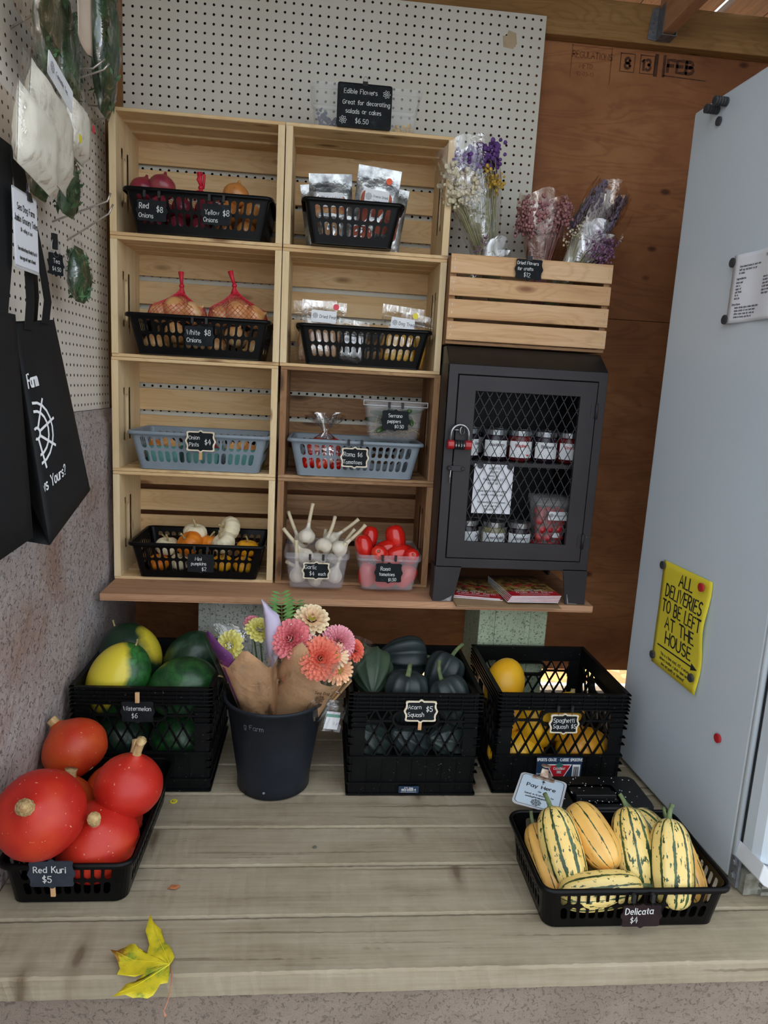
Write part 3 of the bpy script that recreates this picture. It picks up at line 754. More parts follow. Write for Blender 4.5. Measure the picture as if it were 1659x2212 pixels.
def build_flower_crate():
    t = thing('wooden_crate', 'upright slatted crate of dried flowers standing on the metal cabinet', 'crate', (1.1485, -.055, 1.1635))
    h = .238
    for s_ in (-1, 1): MB().bb((s_*.219-.009, .0095, .009), (s_*.219+.009, .30, h)).build('end_panel', 'old_wood_z', t, bevel=.001)
    for i in range(4):
        slat(t, 'box_wood', .0505, (0, .0045, .036+i*.0595)); slat(t, 'old_wood', .0505, (0, .305, .036+i*.0595))
    for i in range(4): slat(t, 'old_wood', .064, (0, .04+.0755*i, .0046), True)
    for s_ in (-1, 1):
        for i in range(4):
            for d in (-.011, .011): MB().bb((s_*.218-.0006, -.0004, .036+i*.0595+d-.003), (s_*.218+.0006, 0, .036+i*.0595+d+.003)).build('staple', 'steel', t)
build_flower_crate()

# ------------------------------------------------------------------ baskets
def rrect(a, b, r, k=4):
    pts = []
    for cx, cy, a0 in ((a-r, -b+r, -90), (a-r, b-r, 0), (-a+r, b-r, 90), (-a+r, -b+r, 180)):
        for i in range(k+1):
            q = math.radians(a0+90*i/k); pts.append((cx+r*math.cos(q), cy+r*math.sin(q)))
    return pts
def basket(name, label, loc, W=.395, D=.25, H=.107, tp=.021, mat='black_plastic', nf=16, ns=9, rotz=0, rad=.014, sw=.0136, sh=.0335, group=None):
    t = thing(name, label, 'basket', loc, (0, 0, rotz), group)
    a, b = W/2-.009, D/2-.009
    def side(s_, q, v, d):            # s_ side index, q 0..1 along its straight run, v height 0..1
        i = (1-v)*tp; A, B = a-i, b-i; r = rad; zz = .004+(H-.004)*v
        P = [((-A+r, -B), (A-r, -B), (0, 1)), ((A, -B+r), (A, B-r), (-1, 0)), ((A-r, B), (-A+r, B), (0, -1)), ((-A, B-r), (-A, -B+r), (1, 0))][s_]
        return (P[0][0]+(P[1][0]-P[0][0])*q+P[2][0]*d, P[0][1]+(P[1][1]-P[0][1])*q+P[2][1]*d, zz)
    mb = MB(); th = .0022
    for s_ in range(4):
        n = nf if s_ % 2 == 0 else ns; Ls = 2*((a if s_ % 2 == 0 else b)-rad)-tp
        pad = .006/Ls; cw = (1-2*pad)/n
        # work in metric cell units, convert in map
        cells = []
        v0, v1, v2, v3, v4 = 0, .15*H, .15*H+(H*.76)/2, .91*H, H
        hole = stadium(min(sw, cw*Ls*.7), sh*H/.105, 4)
        for i in range(n):
            u0, u1 = (pad+i*cw)*Ls, (pad+(i+1)*cw)*Ls
            cells += [(u0, u1, v1, v2, hole), (u0, u1, v2, v3, hole), (u0, u1, 0, v1, None), (u0, u1, v3, H, None)]
        cells += [(0, pad*Ls, 0, H, None), (Ls*(1-pad), Ls, 0, H, None)]
        perf(mb, cells, lambda u, v, d, s_=s_, Ls=Ls: side(s_, u/Ls, v/H, d), th)
        # rounded corner to the next side
        c0 = []
        for kz in range(3):
            v = kz/2; i = (1-v)*tp; A, B = a-i, b-i
            cx, cy, a0 = ((A-rad, -B+rad, -90), (A-rad, B-rad, 0), (-A+rad, B-rad, 90), (-A+rad, -B+rad, 180))[s_]
            c0.append([(cx+rad*math.cos(math.radians(a0+90*j/5)), cy+rad*math.sin(math.radians(a0+90*j/5)), .004+(H-.004)*v) for j in range(6)])
        mb.loft(c0, (False, False), False)
        mb.loft([[(p[0]*(1-th/abs(A)*.8), p[1]*(1-th/abs(B)*.8), p[2]) for p in rg][::-1] for rg in c0], (False, False), False)
    mb.build('body', mat, t)
    rings = []
    for o, z in ((-.002, H-.006), (0, H-.001), (.003, H+.003), (.006, H+.003), (.009, H-.0005), (.009, H-.007), (.007, H-.007), (.006, H-.002), (.002, H-.003), (.001, H-.009)):
        rings.append([(x, y, z) for x, y in rrect(a+o, b+o, rad+max(o, 0), 5)])
    MB().loft(rings, (False, False)).build('rim', mat, t, smooth=True)
    rings = [[(x, y, z) for x, y in rrect(a-tp+o, b-tp+o, rad, 5)] for o, z in ((-.006, 0), (0, .002), (0, .0055), (-.004, .006))]
    MB().loft(rings, (True, True)).build('base', mat, t)
    return t
BY = .09
basket('storage_basket', 'black slotted basket of red and yellow onions in the top left crate', (.237, BY, RB[3]+.0095), group='slotted plastic baskets')
basket('storage_basket', 'narrow black slotted basket of silver pouches in the top right crate', (.647, .075, RB[3]+.0095), W=.278, D=.27, nf=10, ns=9, H=.11, group='slotted plastic baskets')
basket('storage_basket', 'black slotted basket of netted white onions in the left stack', (.239, BY, RB[2]+.0095), group='slotted plastic baskets')
basket('storage_basket', 'black slotted basket of dried pears and dog treats', (.695, BY, RB[2]+.0095), W=.385, group='slotted plastic baskets')
basket('storage_basket', 'grey slotted basket of onions in green pint boxes', (.242, BY, RB[1]+.0095), mat='grey_plastic', group='slotted plastic baskets')
basket('storage_basket', 'grey slotted basket of bagged roma tomatoes under the clear pepper box', (.686, BY, RB[1]+.0095), mat='grey_plastic', group='slotted plastic baskets')
basket('storage_basket', 'black slotted basket of mini pumpkins in the bottom left crate', (.2405, BY, RB[0]+.0095), group='slotted plastic baskets')
basket('storage_basket', 'black slotted basket of striped delicata squash on the deck', (1.238, -.74, .001), W=.398, D=.265, H=.095, tp=.012, nf=16, ns=10, rad=.024, group='slotted plastic baskets')
basket('storage_basket', 'black slotted basket of red kuri squash by the left wall', (.124, -.585, .001), W=.400, D=.262, H=.095, tp=.012, nf=16, ns=9, rad=.024, rotz=PI/2, group='slotted plastic baskets')

def clear_bin(label, loc, W=.188, D=.215, H=.108, name='clear_bin', mat='clear_bin'):
    t = thing(name, label, 'container', loc)
    a, b, tp, r = W/2-.004, D/2-.004, .013, .012
    rg = lambda o, z: [(x, y, z) for x, y in rrect(a+o, b+o, r, 3)]
    MB().loft([rg(-tp-.004, 0), rg(-tp, .004), rg(-.001, H-.012), rg(-.0028, H-.012), rg(-tp-.0018, .006), rg(-tp-.006, .0025)], (True, True)).build('body', mat, t)
    MB().loft([rg(-.002, H-.016), rg(.003, H-.016), rg(.004, H-.001), rg(.004, H), rg(-.002, H), rg(-.002, H-.016)], (False, False)).build('rim', mat, t)
    return t
GBIN = (.586, .018, RB[0]+.0095); TBIN = (.7935, .018, RB[0]+.0095)
clear_bin('clear plastic bin heaped with garlic bulbs', GBIN)
clear_bin('clear plastic bin heaped with red roma tomatoes', TBIN)

# ------------------------------------------------------------------ milk crates
def milk_crate(label, loc, W=.34, D=.34, H=.28, rotz=0):
    t = thing('milk_crate', label, 'crate', loc, (0, 0, rotz), 'black milk crates on the deck')
    m = 'crate_plastic'
    for s_ in range(4):
        w = W if s_ % 2 == 0 else D; dd = D if s_ % 2 == 0 else W
        mt = Matrix.Rotation(s_*PI/2, 4, 'Z') @ TR((0, -dd/2, 0))      # local: face plane y=0, outward -y
        hw = w/2; lat = MB(); pan = MB()
        zb, zt = .108, .236; pw = hw-.042
        # lattice bars
        hz0, hz1, hx = .192, .232, .058
        def clip(p, q):
            n = 26; run = None
            for i in range(n+1):
                a = (p[0]+(q[0]-p[0])*i/n, p[1]+(q[1]-p[1])*i/n)
                ok = abs(a[0]) <= pw and not (abs(a[0]) < hx and a[1] > hz0)
                if ok and run is None: run = a
                if run is not None and (not ok or i == n):
                    e = a
                    L = math.hypot(e[0]-run[0], e[1]-run[1])
                    if L > .004:
                        ang = math.atan2(e[0]-run[0], e[1]-run[1])
                        lat.box((0, 0, 0), (.0042, .006, L), mt @ TR(((run[0]+e[0])/2, .009, (run[1]+e[1])/2), (0, ang, 0)))
                    run = None
        sp = .0335; x = -hw-.1
        while x < hw+.1:
            clip((x, zb), (x+.066, zt)); clip((x+.066, zb), (x, zt)); x += sp
        lat.box((-(hx+pw)/2, .008, .205), (pw-hx, .007, .005), mt); lat.box(((hx+pw)/2, .008, .205), (pw-hx, .007, .005), mt)
        lat.build('lattice', m, t)
        # handle loop
        o = [(x, z+.212) for x, z in stadium(.122, .045, 6)]; i_ = [(x, z+.212) for x, z in stadium(.110, .034, 6)]
        MB().ring(o, i_, .001, .016, mt).build('handle_opening', m, t)
        # rim band and its ribs
        rb = MB(); rb.box((0, .008, .258), (w-.012, .004, .044), mt)
        for z in (.279, .2685, .258, .2475, .2375): rb.box((0, .004, z), (w, .011, .003), mt)
        for q in range(10): rb.box((-hw+.02+q*(w-.04)/9, .005, .258), (.0025, .007, .044), mt)
        rb.build('rim_band', m, t)
        # lower solid panel
        lp = MB(); lp.box((0, .010, .056), (w-.014, .004, .104), mt)
        for z in (.1065, .034, .0035): lp.box((0, .006, z), (w-.008, .009, .005), mt)
        for q in range(9): lp.box((-hw+.015+q*(w-.03)/8, .0075, .055), (.0022, .004, .1), mt)
        lp.build('lower_panel', m, t)
        for sx in (-1, 1):
            cp = MB()
            cp.box((sx*(hw-.026), .009, .17), (.036, .004, .135), mt)
            for z in (.228, .214, .200, .186): cp.box((sx*(hw-.022), .005, z), (.044, .010, .0028), mt)
            for z in (.16, .14, .085, .065): cp.box((sx*(hw-.008), .005, z), (.014, .009, .002), mt)
            cp.build('corner_post', m, t)
    MB().bb((-W/2+.01, -D/2+.01, .0), (W/2-.01, D/2-.01, .006)).build('base', m, t)
    return t
MILK = {'melon': (.172, -.217, .001), 'acorn': (.85, -.233, .001), 'spag': (1.238, -.222, .001)}
milk_crate('black milk crate full of watermelons beside the rough left wall', MILK['melon'])
CR_A = milk_crate('black milk crate full of dark green acorn squash in the middle', MILK['acorn'])
CR_S = milk_crate('black milk crate of yellow spaghetti squash beside the refrigerator', MILK['spag'], W=.35)

# ------------------------------------------------------------------ metal cabinet
CX0, CX1, CY = .922, 1.366, -.13
def build_cabinet():
    t = thing('metal_cabinet', 'dark grey metal locker with diamond mesh door and short legs', 'cabinet', (CX0, CY, ZS+.0005))
    w = CX1-CX0; d = .38; m = 'locker_paint'; z0 = .1; z1 = .666
    MB().bb((0, .004, z0), (.003, d, z1)).build('side_panel', m, t); MB().bb((w-.003, .004, z0), (w, d, z1)).build('side_panel', m, t)
    MB().bb((.003, d-.003, z0), (w-.003, d, z1)).build('back_panel', 'locker_inside', t)
    MB().bb((.003, .012, .126), (w-.003, d-.003, .130)).build('floor_panel', 'locker_inside', t)
    MB().bb((.003, .03, .392), (w-.003, d-.003, .402)).build('inner_shelf', m, t)
    # front frame
    O = [(0, z0), (w, z0), (w, z1), (0, z1)]; I = [(.026, z0+.027), (w-.024, z0+.027), (w-.024, z1-.026), (.026, z1-.026)]
    MB().ring(O, I, 0, .018).build('front_frame', m, t, bevel=.0015)
    # door
    dr = obj('door', None, t)
    O = [(.0285, z0+.0295), (w-.0265, z0+.0295), (w-.0265, z1-.0285), (.0285, z1-.0285)]; I = [(.077, .177), (w-.073, .177), (w-.073, .597), (.077, .597)]
    MB().ring(O, I, -.0015, .012).build('door_frame', m, dr, bevel=.0012)
    mb = MB(); wx0, wx1, wz0, wz1 = .075, w-.071, .175, .599
    sx = .0262; k = 1.85      # diamonds are taller than wide
    def bar(p, q):
        L = math.hypot(q[0]-p[0], q[1]-p[1]); mb.box((0, 0, 0), (.0019, .0016, L), TR(((p[0]+q[0])/2, .006, (p[1]+q[1])/2), (0, math.atan2(q[0]-p[0], q[1]-p[1]), 0)))
    H = wz1-wz0; dx = H/k; x = wx0-dx
    while x < wx1:
        a0 = max(x, wx0); a1 = min(x+dx, wx1)
        if a1-a0 > .002:
            bar((a0, wz0+(a0-x)*k), (a1, wz0+(a1-x)*k)); bar((a0, wz1-(a0-x)*k), (a1, wz1-(a1-x)*k))
        x += sx
    mb.build('wire_mesh', 'mesh_steel', dr)
    for z in (.56, .19):
        hg = MB().tube([(w-.0255, -.006, z-.022), (w-.0255, -.006, z+.022)], .004, 8).build('hinge', m, dr, smooth=True)
        MB().bb((w-.04, -.003, z-.018), (w-.027, -.0008, z+.018)).build('hinge_leaf', m, dr)
    # legs: tapered front plates with a return
    for s_ in (0, 1):
        P = [(-.003, .0), (.056, .0), (.074, z0+.004), (-.0, z0+.004)] if s_ == 0 else [(w+.003, 0), (w-.056, 0), (w-.072, z0+.004), (w, z0+.004)]
        mb = MB(); mb.prism(P, 0, .004)
        x = 0 if s_ == 0 else w
        mb.bb((x-.0025, .003, 0), (x+.0025, .06, z0+.002)); mb.build('leg', m, t)
        MB().bb((x-.0025, d-.06, 0), (x+.0025, d, z0+.002)).build('leg', m, t)
        ch = MB(); s2 = 1 if s_ == 0 else -1
        ch.prism([(x+s2*.02, .001), (x+s2*.05, .001), (x+s2*.053, .018), (x+s2*.044, .012), (x+s2*.03, .004)] if s_ == 0 else [(x-.05, .001), (x-.054, .03), (x-.052, .03), (x-.046, .004), (x-.02, .003), (x-.02, .001)], -.0005, -.0001); ch.build('paint_chip', 'steel', t)
    # sloping hood
    MB().loft([[(x, 0, z1), (x, .072, .717), (x, d, .717), (x, d, z1)] for x in (.0, w)]).build('hood', 'black_metal_box', t, bevel=.0015)
    # latch
    lt = obj('latch', None, t)
    MB().bb((.016, -.008, .377), (.055, -.003, .391)).build('latch_bar', m, lt, bevel=.001)
    for x in (.018, .055): MB().lathe([(.006, 0), (.006, .006), (.004, .008)], 10, TR((x, -.003, .384), (PI/2, 0, 0))).build('rivet', m, lt)
    MB().tube([(.022, -.009, .378), (.0205, -.011, .36), (.0215, -.008, .343)], .0018, 6).build('latch_pin', 'steel', lt)
    # padlock eye
    MB().tube([(.046+.007*math.cos(a), -.004-.009*abs(math.sin(a/2)), .489+.011*math.sin(a)) for a in [2*PI*i/12 for i in range(12)]], .0022, 6, closed=True).build('eye_bolt', 'steel', t, smooth=True)
    MB().tube([(.018, -.002, .487), (.024, -.008, .490), (.034, -.010, .490), (.040, -.006, .488)], .0022, 6).build('hasp_staple', 'steel', t, smooth=True)
    # padlock
    p = thing('padlock', 'red combination padlock with a steel shackle on the cabinet door', 'padlock', (CX0+.039, CY-.016, .8985))
    pts = [(-.0245, 0, .0), (-.0245, 0, .022)]+[(-.0245*math.cos(a), 0, .022+.0245*math.sin(a)) for a in [PI*i/10 for i in range(1, 10)]]+[(.0245, 0, .022), (.0245, 0, .0)]
    MB().tube(pts, .0038, 8).build('shackle', 'steel', p, smooth=True)
    for s_ in (-1, 1):
        MB().lathe([(.0118, 0), (.0128, .002), (.0128, .016), (.0118, .018)], 14, TR((s_*.015 if s_ > 0 else -.033, 0, -.008), (0, PI/2, 0))).build('end_body', 'red_lock', p, smooth=False)
    for i in range(4):
        MB().lathe([(.012, 0), (.0132, .0015), (.0132, .005), (.012, .0065)], 12, TR((-.014+i*.0073, 0, -.008), (0, PI/2, 0))).build('number_dial', 'black_rubber', p)
    mb = MB(); mb2 = ['8', '6', '3', '5']
    for i in range(4): write(mb, mb2[i], -.0108+i*.0073, -.011, .005, .0009, y=-.0137)
    mb.build('lettering', 'chalk', p)
build_cabinet()
# ------------------------------------------------------------------ produce
def skin_noise(name, a, b, c=None, s1=6, rough=.35, coat=0, speck=None, bump=0, streak=None):
    k = NT(name); v = k.coord(True)
    col = k.ramp(k.noise(v, s1, 4), [(.35, a), (.65, b)])
    if c is not None: col = k.mix(k.ramp(k.noise(v, s1*.6, 3), [(.55, 0.0), (.7, .8)]), col, c)
    if streak is not None:
        col = k.mix(k.ramp(k.noise(k.coord(True, (1, 1, .08)), 55, 3), [(.55, 0.0), (.7, .6)]), col, streak)
    if speck is not None: col = k.mix(k.ramp(k.noise(v, 150, 3), [(.69, 0.0), (.73, .8)]), col, speck)
    if bump: k.bump(k.noise(v, 40, 3), bump, .002)
    return k.fin(col, rough, 0, .45, coat)
def produce_materials():
    skin_noise('kuri_red', S(194, 42, 28), S(184, 34, 25), S(204, 64, 32), 12, .42, speck=S(238, 190, 150))
    skin_noise('kuri_orange', S(210, 92, 36), S(198, 62, 30), S(186, 42, 28), 9, .42, speck=S(238, 190, 140))
    M('cork_stem', S(218, 190, 138), S(176, 140, 90), 70, .85, bump=.8, bscale=180, stretch=(1, 1, .25), bdist=.003)
    M('green_stem', S(112, 128, 84), S(70, 84, 52), 60, .7, bump=.4)
    M('pale_stem', S(190, 170, 120), S(140, 128, 80), 60, .8, bump=.5)
    # watermelon: dark green, pale net, ground spot on local -x
    for nm, a, b, spot in (('melon_light', S(52, 120, 52), S(30, 80, 38), -.35), ('melon_dark', S(30, 62, 38), S(22, 46, 34), -.80), ('melon_mid', S(42, 96, 44), S(26, 66, 36), 9)):
        k = NT(nm); v = k.coord(False); rv = k.coord(True)
        col = k.ramp(k.noise(rv, 18, 5, .6, 1.0), [(.4, a), (.6, b)])
        net = k.voro(k.coord(True), 40, 'DISTANCE_TO_EDGE'); col = k.mix(k.ramp(net, [(.02, .5), (.08, 0.0)]), col, S(20, 52, 28))
        wax = k.ramp(k.noise(rv, 9, 4), [(.58, 0.0), (.75, .45)]); col = k.mix(wax, col, S(110, 140, 118))
        if spot < 5:
            sx = k.n('ShaderNodeSeparateXYZ'); k.l(v, sx.inputs[0]); f = k.math('ADD', sx.outputs[0], k.math('MULTIPLY', k.math('SUBTRACT', k.noise(rv, 20, 4), .5), .03))
            m = k.ramp(k.math('MULTIPLY_ADD', f, 6.0, .5), [(.5+spot*.085*6-.03, 1.0), (.5+spot*.085*6+.06, 0.0)]); col = k.mix(m, col, S(226, 206, 60))
        k.fin(col, .38, 0, .5, .15)
    skin_noise('acorn_dark', S(52, 62, 62), S(40, 50, 52), None, 10, .42, speck=S(96, 110, 104))
    skin_noise('acorn_green', S(72, 92, 66), S(56, 72, 60), S(46, 58, 56), 5, .45, speck=S(110, 130, 100))
    skin_noise('acorn_orange', S(52, 62, 60), S(44, 54, 54), S(200, 120, 50), 7, .42)
    skin_noise('spaghetti_yellow', S(240, 188, 40), S(228, 166, 30), S(216, 146, 40), 7, .35)
    skin_noise('tomato_red', S(206, 34, 24), S(190, 24, 20), S(220, 70, 36), 14, .16, .4)
    skin_noise('onion_white', S(222, 176, 118), S(204, 148, 92), S(236, 212, 168), 14, .3, .3, streak=S(184, 116, 66))
    skin_noise('onion_yellow', S(206, 140, 74), S(188, 114, 54), None, 14, .32, .2, streak=S(150, 84, 40))
    skin_noise('onion_red', S(150, 48, 62), S(124, 34, 54), S(176, 84, 84), 14, .3, .2, streak=S(96, 24, 44))
    skin_noise('garlic_skin', S(228, 220, 204), S(214, 204, 184), None, 20, .5, streak=S(190, 172, 150))
    M('garlic_stalk', S(220, 206, 176), S(206, 188, 154), 50, .6, stretch=(1, 1, .2))
    M('garlic_root', S(130, 106, 74), S(90, 70, 48), 120, .9, bump=.8)
    skin_noise('mini_white', S(234, 222, 190), S(222, 208, 172), None, 10, .5)
    skin_noise('mini_orange', S(232, 140, 34), S(218, 116, 26), None, 10, .4)
    skin_noise('mini_yellow', S(238, 176, 40), S(226, 150, 30), None, 10, .4)
    # delicata: dark green broken stripes by angle
    for nm, a, b, amt in (('delicata_pale', S(238, 214, 138), S(228, 194, 112), .115), ('delicata_orange', S(234, 186, 100), S(222, 164, 84), .05)):
        k = NT(nm); v = k.coord(False); rv = k.coord(True); sx = k.n('ShaderNodeSeparateXYZ'); k.l(v, sx.inputs[0])
        ang = k.math('MULTIPLY_ADD', k.math('ARCTAN2', sx.outputs[1], sx.outputs[0]), 10/(2*PI), 10.25)
        s_ = k.math('ABSOLUTE', k.math('SUBTRACT', k.math('FRACT', ang), .5))
        wob = k.noise(rv, 60, 4, .6); wide = k.noise(k.coord(True, (22, 22, 3)), 1, 2)
        edge = k.math('ADD', s_, k.math('MULTIPLY', k.math('SUBTRACT', wob, .5), .28))
        st = k.math('LESS_THAN', edge, k.math('MULTIPLY_ADD', wide, amt*2.4, -amt*.35))
        sp = k.math('GREATER_THAN', k.noise(k.coord(True, (130, 130, 55)), 1, 3, .6), .60 if amt > .1 else .70)
        col = k.ramp(k.noise(rv, 12), [(.35, a), (.65, b)])
        grn = k.ramp(k.noise(rv, 30), [(.4, S(40, 62, 34)), (.65, S(74, 98, 54))])
        col = k.mix(k.math('MAXIMUM', st, sp), col, grn); k.fin(col, .35, 0, .5, .1)
produce_materials()

def lathe_mesh(name, prof, mat, n=28, lobes=0, depth=0, sharp=1.0, twist=0):
    mod = None
    if lobes: mod = lambda a, z: 1-depth*(abs(math.cos(lobes*a/2)) ** sharp)
    p2 = []
    for i in range(len(prof)-1):                      # smooth the profile with a Catmull-Rom pass
        p0 = prof[max(0, i-1)]; p1 = prof[i]; q1 = prof[i+1]; q2 = prof[min(len(prof)-1, i+2)]
        for t in (0, 1/3, 2/3):
            f = lambda k: .5*((2*p1[k])+(-p0[k]+q1[k])*t+(2*p0[k]-5*p1[k]+4*q1[k]-q2[k])*t*t+(-p0[k]+3*p1[k]-3*q1[k]+q2[k])*t**3)
            p2.append((max(.0005, f(0)), f(1)))
    p2.append(prof[-1])
    return MB().lathe(p2, n, None, mod).mesh(name, mat, True)
def ell(r, h, n=9, a0=0): return [(max(.001, r*math.sin(PI*i/n)), -h*math.cos(PI*i/n)) for i in range(n+1)]
def stem_mesh(name, mat, L, r0, r1, bend=.3, flare=1.5, n=8):
    pts = []; rr = []
    for i in range(7):
        t = i/6; pts.append((bend*L*t*t, 0, L*t)); rr.append((r0*(1-t)+r1*t)*(flare if i == 0 else 1.0+(.15 if i == 6 else 0)))
    return MB().tube(pts, rr, n).mesh(name, mat, True)
PM = {}
def proto():
    k = .085
    for m in ('kuri_red', 'kuri_orange'):
        PM[m] = lathe_mesh('red_kuri_squash', [(.003, -.066), (.03, -.067), (.062, -.052), (.082, -.018), (.084, .008), (.076, .034), (.056, .058), (.032, .073), (.017, .083), (.012, .089)], m, 32, 8, .012)
    PM['kstem'] = stem_mesh('stem', 'cork_stem', .052, .0105, .0115, .3, 1.25, 10); PM['kstub'] = stem_mesh('stem', 'cork_stem', .018, .0145, .0135, .05, 1.1, 10)
    PM['kscar'] = stem_mesh('blossom_scar', 'cork_stem', .002, .006, .005, 0)
    for m in ('melon_light', 'melon_dark', 'melon_mid'): PM[m] = lathe_mesh('watermelon', ell(.080, .094, 10), m, 32)
    PM['mstem'] = stem_mesh('stem', 'pale_stem', .018, .0028, .002, .5)
    for m in ('acorn_dark', 'acorn_green', 'acorn_orange'):
        PM[m] = lathe_mesh('acorn_squash', [(.002, -.078), (.009, -.076), (.026, -.06), (.046, -.03), (.055, .0), (.057, .02), (.05, .042), (.034, .054), (.016, .056), (.004, .05)], m, 60, 10, .13, .7)
    PM['astem'] = stem_mesh('stem', 'green_stem', .05, .006, .0055, .35, 1.4); PM['aarch'] = MB().tube([(0, 0, 0), (.004, 0, .014), (.016, 0, .028), (.034, 0, .032), (.050, 0, .022), (.058, 0, .010)], [.008, .006, .0055, .0055, .006, .0065], 8).mesh('stem', 'green_stem', True); PM['atip'] = stem_mesh('blossom_scar', 'pale_stem', .002, .004, .003, 0)
    PM['spaghetti'] = lathe_mesh('spaghetti_squash', ell(.056, .078, 10), 'spaghetti_yellow', 30); PM['sstem'] = stem_mesh('stem', 'pale_stem', .012, .008, .006, .2)
    PM['tomato'] = lathe_mesh('roma_tomato', [(.001, -.036), (.011, -.035), (.021, -.024), (.0255, -.004), (.025, .014), (.019, .028), (.009, .0335), (.001, .032)], 'tomato_red', 20)
    PM['tscar'] = stem_mesh('stem_scar', 'pale_stem', .0012, .004, .003, 0)
    for m in ('onion_white', 'onion_yellow', 'onion_red'):
        PM[m] = lathe_mesh('onion', [(.002, -.029), (.013, -.0285), (.026, -.020), (.0335, -.003), (.031, .012), (.022, .022), (.012, .0275), (.005, .032), (.003, .038)], m, 20)
    PM['garlic'] = lathe_mesh('garlic_bulb', [(.002, -.019), (.010, -.020), (.021, -.014), (.026, -.002), (.024, .010), (.015, .020), (.008, .028), (.0058, .038), (.005, .046)], 'garlic_skin', 30, 7, .09, .6)
    PM['groot'] = MB().ball((0, 0, -.0195), (.0075, .0075, .0045), 8, 5).mesh('root_plate', 'garlic_root', True)
    PM['gstalk'] = stem_mesh('stalk', 'garlic_stalk', .062, .0058, .0054, .1, 1.0)
    for m in ('mini_white', 'mini_orange', 'mini_yellow'):
        PM[m] = lathe_mesh('mini_pumpkin', [(.004, -.018), (.014, -.023), (.028, -.020), (.037, -.004), (.036, .010), (.026, .021), (.014, .0225), (.005, .017)], m, 60, 12, .09, .6)
    PM['pstem'] = stem_mesh('stem', 'pale_stem', .026, .0035, .0028, .5, 1.5)
    for m in ('delicata_pale', 'delicata_orange'):
        PM[m] = lathe_mesh('delicata_squash', [(.003, -.082), (.014, -.083), (.032, -.072), (.042, -.046), (.0445, -.01), (.043, .025), (.037, .054), (.025, .073), (.012, .080), (.007, .081)], m, 60, 10, .045, .8)
    PM['dstem'] = stem_mesh('stem', 'green_stem', .030, .0055, .0045, .3, 1.6)
proto()
def aim_spot(d, ref):
    "z axis along d, local -x as near to ref as it can be"
    z = Vector(d).normalized(); x = -Vector(ref); x = (x-z*x.dot(z)).normalized(); y = z.cross(x)
    return Matrix((x, y, z)).transposed().to_euler()
def fruit(name, label, cat, mesh, loc, d=(0, 0, 1), roll=0, sc=1, group=None, stem=None, sz=0, extra=None, spot=None):
    o = tag(obj(name, PM[mesh], None, loc, aim_spot(d, spot) if spot else aim(d, roll), sc), label, cat, group)
    if stem: obj('stem', PM[stem], o, (0, 0, sz), (0, 0, rnd.uniform(0, 6)))
    for nm, me, z, rt in (extra or []): obj(nm, PM[me], o, (0, 0, z), rt)
    return o
